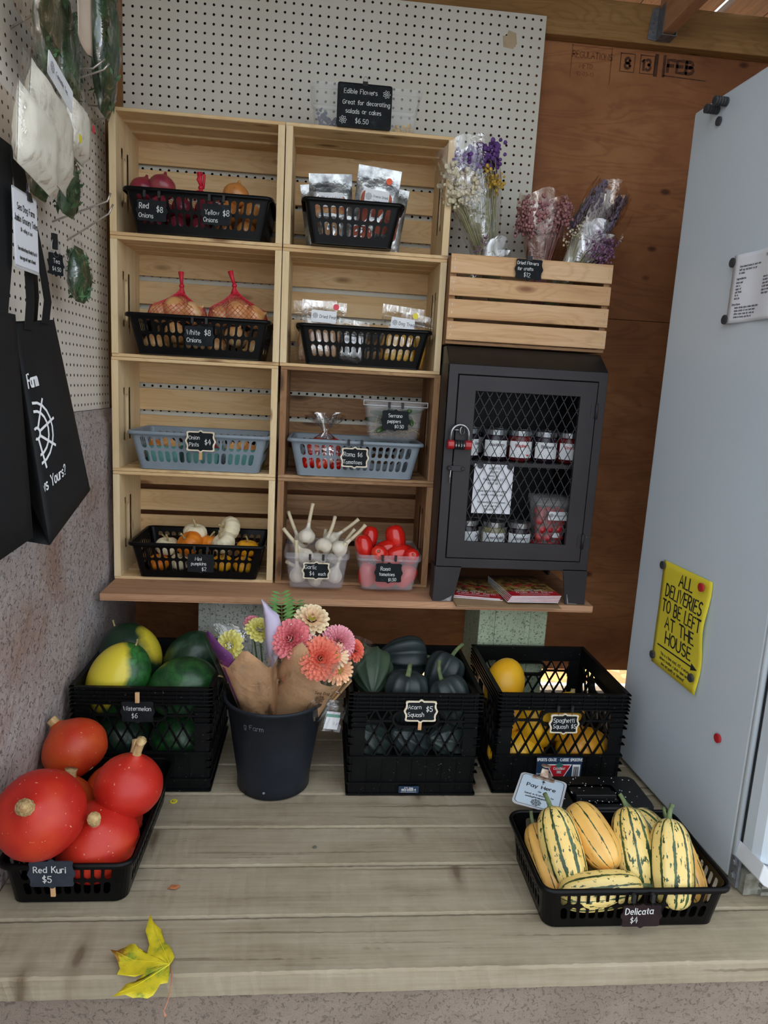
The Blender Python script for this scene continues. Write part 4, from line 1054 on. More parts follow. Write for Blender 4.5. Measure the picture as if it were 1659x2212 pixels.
def build_produce():
    K = 'red kuri squash heaped in the basket'
    sk = lambda st='kstem': dict(stem=st, sz=.084, group=K)
    fruit('red_kuri_squash', 'largest red kuri squash with its stub facing the viewer, front left', 'squash', 'kuri_red', (.072, -.752, .186), (.02, -.72, .62), 0, 1.0, stem='kstub', sz=.084, group=K)
    fruit('red_kuri_squash', 'red kuri squash with curved corky stem just above the price sign side', 'squash', 'kuri_red', (.158, -.688, .082), (.10, -.5, .82), 1.6, .98, **sk())
    fruit('red_kuri_squash', 'red kuri squash with upright stem at the right of the heap', 'squash', 'kuri_red', (.205, -.628, .170), (.22, .0, .95), 0, .84, **sk())
    fruit('red_kuri_squash', 'orange sided red kuri squash at the very back of the heap', 'squash', 'kuri_orange', (.052, -.500, .182), (-.6, .25, .6), 0, .86, stem='kstub', sz=.084, group=K, extra=[('blossom_scar', 'kscar', -.067, (PI, 0, 0))])
    fruit('red_kuri_squash', 'half hidden red kuri squash behind the largest one against the wall', 'squash', 'kuri_orange', (.053, -.602, .10), (.25, .1, .95), 0, .88, stem='kstub', sz=.084, group=K)
    fruit('red_kuri_squash', 'mostly hidden orange kuri squash in the middle of the heap', 'squash', 'kuri_orange', (.150, -.522, .086), (.3, .5, .8), 0, .86, **sk())
    fruit('red_kuri_squash', 'red kuri squash low in the basket under the right one', 'squash', 'kuri_red', (.172, -.585, .062), (.5, .3, -.4), 0, .62, group=K)
    W = 'watermelons in the milk crate'
    x, y, z = MILK['melon']
    fruit('watermelon', 'watermelon with a broad yellow patch, front left in the crate', 'watermelon', 'melon_light', (.089, -.285, .258), (.42, .1, .9), .35, (.95, .95, 1.05), spot=(-.8, -.55, -.1), stem='mstem', sz=.092, group=W)
    fruit('watermelon', 'dark watermelon with a yellow right end at the back left', 'watermelon', 'melon_dark', (.085, -.150, .266), (-.5, .2, .8), 0, 1.0, spot=(1, -.12, -.05), stem='mstem', sz=.092, group=W)
    fruit('watermelon', 'bright green watermelon at the front right of the crate', 'watermelon', 'melon_mid', (.252, -.288, .240), (.85, -.1, .35), 0, (.95, .95, 1.0), stem='mstem', sz=.092, group=W)
    fruit('watermelon', 'darkest watermelon at the back right of the crate', 'watermelon', 'melon_dark', (.246, -.130, .250), (.6, .1, .7), 0, .92, spot=(-.3, .7, -.7), stem='mstem', sz=.092, group=W)
    for px_, py_ in ((.09, -.29), (.25, -.29), (.09, -.14), (.25, -.14)):
        fruit('watermelon', 'watermelon in the lower layer at the %s %s of the crate' % ('front' if py_ < -.2 else 'back', 'left' if px_ < .2 else 'right'), 'watermelon', 'melon_mid' if px_ > .2 else 'melon_dark', (px_, py_, .098), (1, .2, .1), px_*20, .88, group='lower watermelons in the crate')
    A = 'acorn squash in the milk crate'
    at = [('atip', 'blossom_scar')]
    ex = [('blossom_scar', 'atip', -.0785, (PI, 0, 0))]
    fruit('acorn_squash', 'lighter green acorn squash pointing towards the viewer at the left', 'squash', 'acorn_green', (.745, -.245, .272), (.02, .93, .32), .3, 1.08, group=A, extra=ex, stem='astem', sz=.052)
    fruit('acorn_squash', 'acorn squash lying sideways at the back of the crate with stem to the right', 'squash', 'acorn_dark', (.852, -.115, .262), (1, .05, .02), .3, 1.1, group=A, stem='astem', sz=.052)
    fruit('acorn_squash', 'upright acorn squash with an arching green stem in the middle front', 'squash', 'acorn_dark', (.832, -.318, .242), (.10, .10, .95), 0, 1.05, group=A, stem='aarch', sz=.052)
    fruit('acorn_squash', 'acorn squash at the right rear with a short upright stem', 'squash', 'acorn_dark', (.950, -.205, .252), (.45, .35, .75), 0, 1.0, group=A, stem='astem', sz=.052)
    fruit('acorn_squash', 'acorn squash at the right front corner of the crate', 'squash', 'acorn_dark', (.950, -.332, .236), (-.42, .35, .8), 0, 1.0, group=A, stem='astem', sz=.052)
    for i, (px_, py_) in enumerate(((.74, -.34), (.85, -.34), (.95, -.34), (.74, -.2), (.85, -.2), (.95, -.2))):
        fruit('acorn_squash', 'acorn squash in the lower layer seen through the lattice', 'squash', 'acorn_orange' if i in (0, 2) else 'acorn_dark', (px_, py_, .130), (.6, .4, -.6+.2*i), i, .95, group='lower acorn squash in the crate')
    for i, (px_, py_) in enumerate(((.76, -.3), (.87, -.3), (.95, -.28))):
        fruit('acorn_squash', 'acorn squash in the lower layer seen through the lattice', 'squash', 'acorn_dark', (px_, py_, .06), (1, .3*i, .1), i, .9, group='lower acorn squash in the crate')
    G = 'spaghetti squash in the milk crate'
    fruit('spaghetti_squash', 'yellow spaghetti squash propped highest in the back left of the crate', 'squash', 'spaghetti', (1.125, -.215, .225), (.3, .3, .8), 0, 1.0, group=G)
    fruit('spaghetti_squash', 'yellow spaghetti squash leaning behind the left half of the price sign', 'squash', 'spaghetti', (1.190, -.320, .170), (-.25, .1, .9), 0, .95, group=G, extra=[('stem', 'sstem', -.077, (PI, 0, 0))])
    fruit('spaghetti_squash', 'yellow spaghetti squash behind the right half of the price sign', 'squash', 'spaghetti', (1.285, -.285, .165), (.3, .3, .8), 0, .9, group=G, stem='sstem', sz=.077)
    fruit('spaghetti_squash', 'yellow spaghetti squash at the lower right behind the lattice', 'squash', 'spaghetti', (1.325, -.325, .098), (.95, .1, .15), 0, .95, group=G)
    fruit('spaghetti_squash', 'yellow spaghetti squash at the lower left behind the lattice', 'squash', 'spaghetti', (1.140, -.325, .088), (.9, -.1, .2), 0, .98, group=G)
    fruit('spaghetti_squash', 'yellow spaghetti squash upright at the left edge behind the lattice', 'squash', 'spaghetti', (1.122, -.30, .185), (.2, .5, .7), 0, .7, group=G)
    for p in ((1.2, -.19, .075), (1.31, -.19, .075)): fruit('spaghetti_squash', 'yellow spaghetti squash deep inside the crate', 'squash', 'spaghetti', p, (1, .2, .1), 0, .9, group=G)
    D = 'delicata squash in the basket'
    def deli(lab, m, loc, d, sc=1, roll=0, stem='dstem'): fruit('delicata_squash', lab, 'squash', m, loc, d, roll, sc, group=D, stem=stem, sz=.079)
    deli('heavily striped delicata squash standing at the left of the basket', 'delicata_pale', (1.120, -.748, .102), (-.16, .62, .76), (1.02, 1.02, 1.0), .2)
    deli('delicata squash showing its stem end towards the viewer', 'delicata_orange', (1.196, -.728, .112), (.28, -.72, -.36), (1, 1, .9), .5, stem='dstem')
    deli('striped delicata squash with grey stem in the back middle', 'delicata_pale', (1.277, -.752, .104), (-.02, .62, .76), (.97, .97, .98), 1.1)
    deli('tall pale delicata squash with the long stem on the right', 'delicata_pale', (1.335, -.802, .106), (.1, .52, .82), (1, 1, 1.02), 1.9)
    deli('delicata squash lying across the front of the basket', 'delicata_pale', (1.182, -.822, .060), (1, .02, .1), (.86, .86, 1.05), .9)
    deli('orange delicata squash leaning in the left corner', 'delicata_orange', (1.093, -.738, .066), (-.12, .75, .45), (.82, .82, .95), 2.2)
    deli('orange delicata squash leaning in the right corner', 'delicata_orange', (1.385, -.758, .078), (-.1, .68, .55), (.78, .78, 1.0), 0)
    deli('speckled delicata squash half hidden at the back right', 'delicata_pale', (1.370, -.672, .070), (-.5, .55, .5), (.85, .85, .85), 0)
    deli('speckled delicata squash hidden low in the centre', 'delicata_pale', (1.243, -.715, .052), (.9, .4, .1), (.85, .85, .8), 0, None)
    deli('orange delicata squash hidden under the left ones', 'delicata_orange', (1.150, -.70, .050), (1, .3, 0), (.85, .85, .8), 0, None)
    # onions, top left basket (red at the left, yellow at the right)
    zb = RB[3]+.018
    O1 = [('onion_red', .075, .06, .115, 'small red onion at the left end of the top basket'), ('onion_red', .126, .055, .125, 'large red onion peeking over the top basket rim'), ('onion_yellow', .325, .055, .118, 'yellow onion peeking over the right of the top basket rim')]
    for m, x, y, dz, lab in O1: fruit('onion', lab, 'onion', m, (x, y, zb+dz), (.2, .1, .95), x*9, 1.08, group='onions in the top left basket')
    r = random.Random(4)
    for i in range(5):
        for j in range(2):
            for l in range(2):
                x = .105+.062*i+(.015*l); m = 'onion_red' if i < 3 else 'onion_yellow'
                if x > .38: continue
                fruit('onion', 'red onion inside the top left basket behind its slots' if i < 3 else 'yellow onion inside the top left basket behind its slots', 'onion', m, (x, .045+.075*j, zb+.022+.05*l), (r.uniform(-1, 1), r.uniform(-1, 1), r.uniform(.2, 1)), i+j, .88, group='red onions below the rim' if i < 3 else 'yellow onions below the rim')
    # white onions in two nets
    zb = RB[2]+.018
    for bag, xs in (('left', (.118, .163, .208, .165)), ('right', (.285, .335, .382, .330))):
        top = [(xs[0], .06, .112, .9), (xs[1], .05, .122, 1.05), (xs[2], .06, .115, 1.0), (xs[3], .10, .14, .95)]
        for x, y, dz, sc in top:
            fruit('onion', 'white onion in the %s red net bag, above the basket rim' % bag, 'onion', 'onion_white', (x, y, zb+dz), (r.uniform(-1, 1), r.uniform(-.6, .4), r.uniform(.2, 1)), r.uniform(0, 6), sc, group='onions at the top of the %s net' % bag)
        for i in range(3):
            for j in range(2):
                fruit('onion', 'white onion low in the %s red net bag behind the slots' % bag, 'onion', 'onion_white', (xs[0]-.012+.056*i, .045+.075*j, zb+.025+.032*(i % 2)), (r.uniform(-1, 1), r.uniform(-1, 1), r.uniform(-.5, 1)), i, .9, group='onions low in the %s net' % bag)
    # pint boxes of onions in the grey basket
    zb = RB[1]+.0165
    M('pint_teal', S(126, 190, 182), S(108, 170, 164), 30, .85, bump=.4, bscale=200)
    for i, x in enumerate((.130, .242, .352)):
        t = thing('pint_box', ['green pulp pint box at the left end of the grey basket', 'green pulp pint box in the middle of the grey basket', 'green pulp pint box at the right end of the grey basket'][i], 'box', (x, .075, zb), None, 'green pint boxes in the grey basket')
        rg = lambda o, z: [(a, b, z) for a, b in rrect(.049+o, .05+o, .01, 3)]
        MB().loft([rg(-.008, 0), rg(0, .058), rg(.002, .0585), rg(-.002, .0575), rg(-.011, .003)], (True, True)).build('tray', 'pint_teal', t)
        for q, (dx, dy, dz, sc) in enumerate(((-.024, -.022, .052, .72), (.024, -.02, .05, .72), (.0, .022, .052, .8), (0, .0, .028, .6))):
            fruit('onion', ['small onion in the left pint box', 'small onion in the middle pint box', 'small onion in the right pint box'][i], 'onion', 'onion_red' if (i == 1 and q == 1) else 'onion_yellow' if (q+i) % 3 == 0 else 'onion_white', (x+dx, .075+dy, zb+dz), (r.uniform(-.5, .5), r.uniform(-.5, .3), 1), q, sc, group='small onions in pint box %d' % (i+1))
    # mini pumpkins
    zb = RB[0]+.0165; P = 'mini pumpkins in the basket'
    def mini(lab, m, loc, d, sc=1): fruit('mini_pumpkin', lab, 'pumpkin', m, loc, d, 0, sc, group=P, stem='pstem', sz=.015)
    mini('white mini pumpkin on top at the left of the heap', 'mini_white', (.215, .082, zb+.112), (.1, -.1, 1))
    mini('large orange mini pumpkin in front of the left white one', 'mini_orange', (.205, .045, zb+.088), (-.55, -.35, .7), 1.12)
    mini('white mini pumpkin tipped on edge at the top of the heap', 'mini_white', (.318, .085, zb+.128), (-.75, -.4, .3), 1.05)
    mini('white mini pumpkin leaning below the tipped one', 'mini_white', (.306, .04, zb+.094), (-.5, -.3, .8), 1.02)
    mini('orange mini pumpkin between the white ones', 'mini_orange', (.260, .07, zb+.084), (.1, .1, 1), .9)
    mini('yellow orange mini pumpkin at the right end with upright stem', 'mini_yellow', (.374, .07, zb+.072), (.05, .0, 1), .95)
    mini('low white mini pumpkin at the left end with a curved stem', 'mini_white', (.136, .06, zb+.072), (.2, -.1, 1), .95)
    mini('white mini pumpkin deep at the back left with pale stem', 'mini_white', (.125, .125, zb+.06), (-.2, 0, 1), .9)
    for i, m in enumerate(('mini_orange', 'mini_white', 'mini_orange', 'mini_yellow', 'mini_yellow')):
        mini(['orange mini pumpkin low behind the leftmost slots', 'white mini pumpkin low behind the slots left of the sign', 'orange mini pumpkin low behind the price sign', 'yellow mini pumpkin low behind the slots right of the sign', 'yellow mini pumpkin low behind the rightmost slots'][i], m, (.118+.062*i, .04, zb+.027+.004*(i % 2)), (.1, -.2, 1), .88)
    # garlic
    gx, gy, gz = GBIN; gz += .006; GG = 'garlic bulbs in the clear bin'
    def gar(lab, loc, d, sc=1): fruit('garlic_bulb', lab, 'garlic', 'garlic', loc, d, 0, sc, group=GG, stem='gstalk', sz=.043, extra=[('root_plate', 'groot', 0, None)])
    for lab, p, d in (('garlic bulb standing on top at the left with vertical stalk', (.553, .0, .586), (.12, .5, .85)), ('garlic bulb showing its root plate in the top middle', (.604, -.035, .568), (.35, .62, .7)),
                      ('garlic bulb behind with stalk reaching furthest right', (.625, .03, .574), (.8, .2, .55)), ('garlic bulb at the top right with stalk curving right', (.650, -.03, .560), (.75, .1, .65)),
                      ('garlic bulb leaning left with its stalk over the rim', (.553, -.035, .535), (-.65, .15, .75)), ('garlic bulb at the left back with short stalk', (.535, .03, .558), (-.4, .3, .85)),
                      ('garlic bulb at the lower left of the clear bin', (.532, -.045, .480), (-.1, .1, 1)), ('garlic bulb at the bottom middle of the clear bin', (.585, -.05, .475), (-.7, .3, .3)),
                      ('garlic bulb at the lower right of the clear bin', (.637, -.045, .482), (.3, .1, 1)), ('garlic bulb in the middle of the clear bin', (.590, .02, .515), (.2, .6, .6)), ('garlic bulb at the right side of the clear bin', (.640, .01, .525), (.45, -.1, .8))):
        gar(lab, p, d)
    # tomatoes
    T = 'roma tomatoes in the clear bin'
    for lab, p, d, sc in (('roma tomato on top at the left edge of the bin', (.722, -.035, .572), (-.2, .2, .9), 1.0), ('roma tomato at the top back left', (.742, .02, .588), (.1, .3, .9), .95),
                          ('tallest roma tomato on top at the right', (.818, .0, .592), (-.25, .1, .95), 1.15), ('roma tomato with pale stem scar in the front middle', (.768, -.055, .553), (-.2, -.75, .45), 1.0),
                          ('roma tomato in the middle behind the front ones', (.790, -.01, .560), (.8, .1, .3), 1.0), ('roma tomato with pale scar at the right front', (.858, -.05, .548), (.2, -.8, .4), .95), ('roma tomato lying along the right rim', (.825, -.035, .552), (.9, .2, .25), 1.05),
                          ('roma tomato at the lower left behind the clear wall', (.735, -.045, .490), (.1, .0, 1), 1.05), ('roma tomato at the bottom middle behind the clear wall', (.790, -.045, .477), (1, .1, .1), 1.05),
                          ('roma tomato at the lower right behind the clear wall', (.850, -.04, .488), (.6, .1, .8), 1.1), ('roma tomato in the middle of the bin behind the sign', (.795, -.04, .52), (.9, .2, .3), 1.0),
                          ('roma tomato at the back right of the bin', (.855, .04, .53), (.1, .3, .9), 1.0), ('roma tomato at the back left of the bin', (.735, .05, .53), (.1, .3, .9), 1.0)):
        fruit('roma_tomato', lab, 'tomato', 'tomato', p, d, 0, sc, group=T, extra=[('stem_scar', 'tscar', .0318, None)])
build_produce()
def build_nets():
    k = NT('red_net'); k.t.nodes.remove(k.p)
    MATS['red_net'] = k.m
    k.p = k.n('ShaderNodeBsdfPrincipled'); k.l(k.p.outputs[0], k.out.inputs[0]); k.fin(S(206, 36, 62), .6)
    M('red_tie', S(206, 30, 56), S(186, 24, 48), 40, .55)
    def net(label, cx, cy, zb, rx, ry, h, knot, lean=0, seed=0):
        r = random.Random(seed); t = thing('onion_net', label, 'net bag', (cx, cy, zb), None, 'red net bags of onions')
        mb = MB(); n = 34; m = 14
        def P(u, v):
            a = 2*PI*u; s_ = (1-v)
            q = max(0, (v-.45)/.55); sh = (1-.12*(v/.45)**2) if v < .45 else .05+.83*(1-q)**1.7
            return (lean*v*v+rx*sh*math.cos(a), ry*sh*math.sin(a), h*v)
        for i in range(n):
            for s_ in (-1, 1):
                mb.tube([P((i+s_*j*.5)/n, j/m) for j in range(m+1)], .0006, 3, cap=False)
        mb.build('netting', 'red_net', t)['kind'] = 'stuff'
        kx, kz = lean, h
        MB().tube([(kx, 0, kz-.02), (kx, 0, kz), (kx, 0, kz+.006)], [.012, .005, .005], 8).build('gathered_neck', 'red_tie', t, smooth=True)
        MB().ball((kx, 0, kz+.006), (.0075, .0075, .007), 8, 6).build('knot', 'red_tie', t, smooth=True)
        MB().tube([(kx, 0, kz+.008), (kx-.002+knot, 0, kz+.025), (kx-.004+knot*2, 0, kz+.045)], [.004, .0055, .008], 7).build('tail', 'red_tie', t, smooth=True)
        return t
    z = RB[2]+.118
    net('red net bag tied above the white onions, left of the two', .163, .075, z-.01, .084, .066, .093, .001, .012, 1)
    net('red net bag tied above the white onions, right of the two', .334, .075, z-.01, .086, .066, .104, -.004, -.012, 2)
    t = net('red net bag with a looped tie between the red and yellow onions', .215, .07, RB[3]+.115, .10, .06, .032, .0, .012, 3)
    MB().tube([(.014, 0, .04), (.004, -.003, .058), (.012, -.004, .074), (.022, -.003, .070), (.020, 0, .05), (.018, 0, .036)], .004, 7).build('loop', 'red_tie', t, smooth=True)
build_nets()
# ------------------------------------------------------------------ price signs
def ornate(a, b):
    q = [(0, 1.16*b), (.09*a, 1.1*b), (.16*a, 1.0*b), (.80*a, 1.0*b), (.93*a, .96*b), (.965*a, .83*b), (.93*a, .62*b), (.95*a, .34*b), (1.02*a, .16*b), (1.06*a, 0)]
    r = q+[(x, -z) for x, z in reversed(q[:-1])]
    return r+[(-x, z) for x, z in reversed(r[1:-1])]
def price_sign(label, loc, lines, border=False, hold='clips', w=.077, h=.057, rot=(0, 0, 0), seed=0, cap=None, rect=False, bm='chalkboard'):
    t = thing('price_sign', label, 'sign', loc, rot, None)
    a, b = w/2, h/2/1.1; th = .0025
    out = ornate(a, b) if not rect else [(x, z) for x, z in rrect(a, h/2, .006, 3)]
    MB().prism([(x*.97, z*.97) for x, z in out] if border else out, -th, 0).build('board', bm, t)
    if border: MB().ring(out, [(x*.89, z*.87) for x, z in out], -th-.0012, .0002).build('border', 'sign_border', t)
    r = random.Random(seed); mb = MB()
    for s_, x, z, c in lines: write(mb, s_, x*w, z*h, c, .00125 if c < .013 else .0018, 'l', .88, .35, .03, r, -th-.0007)
    mb.build('lettering', 'chalk', t)
    if hold == 'clips':
        for s_ in (-1, 1):
            c = obj('clip', None, t)
            MB().bb((s_*w*.24-.0035, -.0035, h*.5+.004), (s_*w*.24+.0035, .004, h*.5+.021)).build('clip_jaw', 'black_rubber', c, bevel=.0006)
            MB().tube([(s_*w*.24, -.003, h*.5+.004), (s_*w*.23, -.0045, h*.5-.003), (s_*w*.22, -.0005, h*.42)], .0006, 5).build('clip_wire', 'black_rubber', c)
    elif hold == 'stick': MB().bb((-.0045, -.001, -h*.5-.022), (.0045, .0025, -h*.45)).build('wooden_peg', 'peg_wood', t, bevel=.0006)
    elif hold == 'peg': MB().bb((-.005, -.006, h*.42), (.005, -.0005, h*.5+.022)).build('wooden_peg', 'peg_wood', t, bevel=.0006)
    elif hold == 'binder':
        c = obj('binder_clip', None, t)
        MB().loft([[(x, -.005, h*.5-.007), (x, .004, h*.5-.007), (x, .0015, h*.5+.006), (x, -.0035, h*.5+.006)] for x in (-.007, .007)]).build('clip_jaw', 'black_rubber', c)
        MB().tube([(-.005, 0, h*.5+.005), (-.0045, .0, h*.5+.016), (0, 0, h*.5+.021), (.0045, 0, h*.5+.016), (.005, 0, h*.5+.005)], .0007, 5).build('clip_wire', 'steel', c)
    return t
def build_signs():
    c = .0112
    YB = BY-.125-.0085
    price_sign('small chalkboard reading Red Onions $8 on the top left basket', (.121, YB, 1.455), [('Red', -.4, .08, .013), ('$8', .16, -.05, .014), ('Onions', -.42, -.32, .011)], seed=1, w=.078)
    price_sign('small chalkboard reading Yellow Onions $8 on the top left basket', (.287, YB, 1.457), [('Yellow', -.38, -.02, .0115), ('$8', .22, -.04, .014), ('Onions', -.42, -.34, .011)], seed=2, w=.078)
    price_sign('small chalkboard reading White Onions $8', (.245, YB, 1.143), [('White', -.42, .05, .0125), ('$8', .18, .04, .014), ('Onions', -.42, -.3, .0115)], seed=3, w=.078)
    price_sign('white framed chalkboard reading Onion Pints $4 on the grey basket', (.251, YB, .858), [('Onion', -.40, .08, .0105), ('Pints', -.38, -.24, .0105), ('$4', .14, -.14, .014)], True, 'stick', .08, .06, seed=4)
    price_sign('white framed chalkboard reading Roma $6 Tomatoes on the grey basket', (.682, YB, .832), [('Roma $6', -.40, .05, .0118), ('Tomatoes', -.42, -.3, .0108)], True, 'clips', .078, .06, seed=5)
    price_sign('chalkboard reading Serrano peppers $0.50 clipped to the clear box', (.795, -.019, .942), [('Serrano', -.26, .14, .0098), ('peppers', -.28, -.12, .0092), ('$0.50', -.02, -.36, .0092)], False, 'clips', .08, .06, seed=6)
    price_sign('white framed chalkboard reading Garlic $4 each on the clear bin', (.585, -.0985, .511), [('Garlic', -.42, .1, .0115), ('$4', -.24, -.26, .0115), ('each', .08, -.26, .009)], True, 'clips', .078, .052, seed=7)
    price_sign('chalkboard reading Roma tomatoes $1.50 on the clear bin', (.792, -.0985, .511), [('Roma', -.3, .12, .0105), ('tomatoes', -.34, -.14, .0092), ('$1.50', .0, -.4, .0088)], False, 'clips', .078, .06, seed=8)
    price_sign('chalkboard reading Mini pumpkins $2 on the black basket', (.254, YB, .508), [('Mini', -.2, .14, .0098), ('pumpkins', -.34, -.1, .0092), ('$2', .04, -.38, .0105)], False, 'clips', .078, .058, seed=9)
    t = price_sign('large rounded chalkboard reading Edible Flowers Great for decorating salads or cakes', (.666, -.002, 1.7675), [('Edible Flowers', -.38, .26, .0118), ('Great for decorating', -.4, .02, .0112), ('salads or cakes', -.34, -.18, .0112), ('$6.50', -.16, -.4, .0125)], False, 'binder', .146, .112, rot=(math.radians(-4), 0, 0), seed=10, rect=True)
    mb = MB()
    for fx, fz in ((.058, .034), (-.056, -.038)):
        for i in range(7):
            a = 2*PI*i/7; cx, cz = fx+.006*math.cos(a), fz+.006*math.sin(a)
            ribbon(mb, [(cx+.0042*math.cos(a)*math.cos(q)-.0022*math.sin(a)*math.sin(q), cz+.0042*math.sin(a)*math.cos(q)+.0022*math.cos(a)*math.sin(q)) for q in [2*PI*k/8 for k in range(9)]], .0009, -.0033)
    mb.build('flower_drawing', 'chalk', t)
    MB().ring([(x, z) for x, z in rrect(.073, .056, .006, 3)], [(x, z) for x, z in rrect(.0705, .0535, .005, 3)], -.0036, .0003).build('border', 'black_plastic', t)
    price_sign('chalkboard reading Dried Flowers for crafts $12 clipped to the slatted crate', (1.135, -.0625, 1.374), [('Dried Flowers', -.44, .2, .0082), ('for crafts', -.42, -.06, .0082), ('$12', -.18, -.36, .0115)], False, 'binder', .076, .058, seed=11)
    price_sign('chalkboard reading Watermelon $6 pegged to the milk crate', (.164, -.3925, .222), [('Watermelon', -.42, .06, .0108), ('$6', -.18, -.28, .0125)], False, 'peg', .079, .058, seed=12)
    price_sign('white framed chalkboard reading Acorn Squash $5', (.860, -.409, .240), [('Acorn', -.40, .1, .0112), ('Squash', -.40, -.24, .0112), ('$5', .16, -.02, .0135)], True, 'stick', .082, .06, seed=13)
    price_sign('white framed chalkboard reading Spaghetti Squash $5', (1.238, -.398, .204), [('Spaghetti', -.38, .08, .0112), ('Squash $5', -.38, -.22, .0112)], True, 'clips', .077, .056, seed=14)
    price_sign('larger chalkboard reading Red Kuri $5 on the squash basket by the wall', (.105, -.7925, .088), [('Red Kuri', -.38, .06, .0135), ('$5', -.2, -.3, .0145)], False, 'stick', .084, .062, rot=(math.radians(4), 0, 0), seed=15, bm='chalkboard_slate')
    price_sign('brownish chalkboard reading Delicata $4 on the striped squash basket', (1.240, -.8805, .051), [('Delicata', -.42, .1, .0132), ('$4', -.28, -.28, .0125)], False, 'clips', .080, .050, seed=16, bm='chalkboard_brown')
build_signs()

# ------------------------------------------------------------------ pouches, bags and boxes on the shelves
def pillow(w, h, t, nu=8, nv=10, top=.12, wob=0, seed=0, pw=.6):
    "closed flat bag standing in the x,z plane, thickness along y"
    r = random.Random(seed); mb = MB()
    def f(sg):
        jit = {}
        def g(u, v):
            e = (1-(2*u-1)**4)**pw*(1-(2*min(v/(1-top), 1)-1)**4)**pw if v < 1-top else 0
            j = r.uniform(-wob, wob) if (0 < u < 1 and 0 < v < 1) else 0
            return ((u-.5)*w, sg*(t/2*e+.0004)+j, v*h)
        return g
    mb.grid(f(-1), nu, nv); mb.grid(lambda u, v: f(1)(1-u, v), nu, nv); return mb
def label_card(t, w, h, x, z, y, lines, logo=True, mat='print_white', ink='ink_soft'):
    MB().prism([(x+a, z+b) for a, b in rrect(w/2, h/2, .003, 2)], y-.0008, y).build('label', mat, t)
    mb = MB()
    if logo: wheel(mb, x-w*.34, z+.0015, h*.2, .0006, y=y-.0012)
    for s_, dx, dz, c in lines: write(mb, s_, x+dx*w, z+dz*h, c, max(.0007, c*.13), 'l', .85, y=y-.0012)
    mb.build('lettering', ink, t)
def disc_sticker(t, x, z, y, r, mat): MB().lathe([(r, 0), (r, .0006)], 16, TR((x, y, z), (PI/2, 0, 0))).build('sticker', mat, t)
def build_pouches():
    skin_noise('dried_orange', S(196, 132, 82), S(160, 92, 54), S(222, 180, 130), 40, .6, bump=.8)
    skin_noise('dried_red', S(172, 84, 54), S(128, 52, 36), S(206, 130, 90), 40, .6, bump=.8)
    skin_noise('dried_tan', S(206, 168, 120), S(160, 112, 84), S(120, 60, 60), 30, .6, bump=.8)
    skin_noise('dried_yellow', S(232, 186, 70), S(200, 140, 44), S(236, 214, 140), 30, .5, bump=.8)
    skin_noise('dried_dark', S(60, 58, 58), S(40, 40, 42), S(120, 120, 120), 30, .4, bump=.8)
    def pouch(lab, loc, rot, w, h, th, fill, film, lines, lab_z, sticker=None, fz=.62, seed=0, logo=True, front=True, lx=0):
        t = thing('pouch', lab, 'bag', loc, rot, None)
        pillow(w, h, th, 10, 12, .16, .0012, seed).build('film', film, t, smooth=True)
        if film == 'silver_film' and front:
            MB().prism([(x, z+h*.42) for x, z in rrect(w*.36, h*.27, .018, 4)], -th/2-.0006, -th/2+.004).build('window', fill, t)
        elif fill: 
            MB().lathe([(.001, 0), (.5, .01), (.52, .5), (.44, .9), (.2, 1.0), (.001, 1.0)], 12, TR((0, 0, .003), (0, 0, 0), (w*.82, th*.7, h*fz))).build('contents', fill, t, smooth=True)
        MB().bb((-w/2+.004, -.0016, h*.80), (w/2-.004, .0016, h*.812)).build('zip_seal', film, t)
        if lines: label_card(t, w*.56, h*.2, lx*w, h*lab_z, -th/2-.002, lines, logo)
        if sticker: disc_sticker(t, sticker[1]*w, h*sticker[2], -th*.4-.003 if film != 'silver_film' else -th*.22-.002, .0085, sticker[0])
        return t
    z = RB[3]+.017
    pouch('tall silver pouch labelled Freeze Dried Tomatoes with an orange sticker', (.700, .012, z+.008), (math.radians(5), math.radians(5), 0), .118, .198, .03, 'dried_red', 'silver_film', [('Freeze Dried', -.14, .02, .006), ('Tomatoes', -.14, -.28, .0055)], .60, ('sticker_orange', .24, .84), seed=1)
    pouch('silver pouch labelled Cantaloupe standing behind at the left', (.592, .035, z+.006), (math.radians(3), math.radians(-3), 0), .118, .182, .03, 'dried_orange', 'silver_film', [('Cantaloupe', -.16, .0, .0075), ('Sea Dog Farm', -.16, -.3, .004)], .62, seed=2)
    pouch('silver pouch behind the cantaloupe one at the far left', (.578, .075, z), (0, math.radians(-8), 0), .11, .175, .03, 'dried_orange', 'silver_film', None, .6, seed=3)
    pouch('dark topped silver pouch behind the tomato one', (.728, .06, z), (math.radians(-3), math.radians(8), 0), .11, .18, .03, 'dried_red', 'silver_film', None, .6, seed=4)
    pouch('silver pouch of dried fruit low at the left of the narrow basket', (.59, .004, z-.004), (0, 0, 0), .07, .085, .025, 'dried_tan', 'silver_film', None, .6, seed=5)
    pouch('silver pouch of red dried fruit low at the right of the narrow basket', (.672, -.004, z-.004), (0, 0, 0), .08, .08, .016, 'dried_red', 'silver_film', None, .6, seed=6)
    z = RB[2]+.017
    pouch('clear pouch labelled Dried Pears with a pink price sticker', (.575, .01, z+.004), (math.radians(-4), math.radians(2), 0), .125, .165, .04, 'dried_tan', 'clear_bag', [('Dried Pears', -.16, -.12, .0085)], .72, ('sticker_red', .26, .9), seed=7)
    pouch('clear pouch of dried pears behind the labelled one', (.562, .075, z), (0, math.radians(-3), 0), .125, .175, .035, 'dried_tan', 'clear_bag', None, .6, seed=8)
    pouch('small clear pouch with a green label low in the middle', (.655, .0, z), (math.radians(-6), math.radians(6), 0), .085, .122, .03, 'dried_dark', 'clear_bag', [('Dried', -.2, .0, .006)], .5, seed=9)
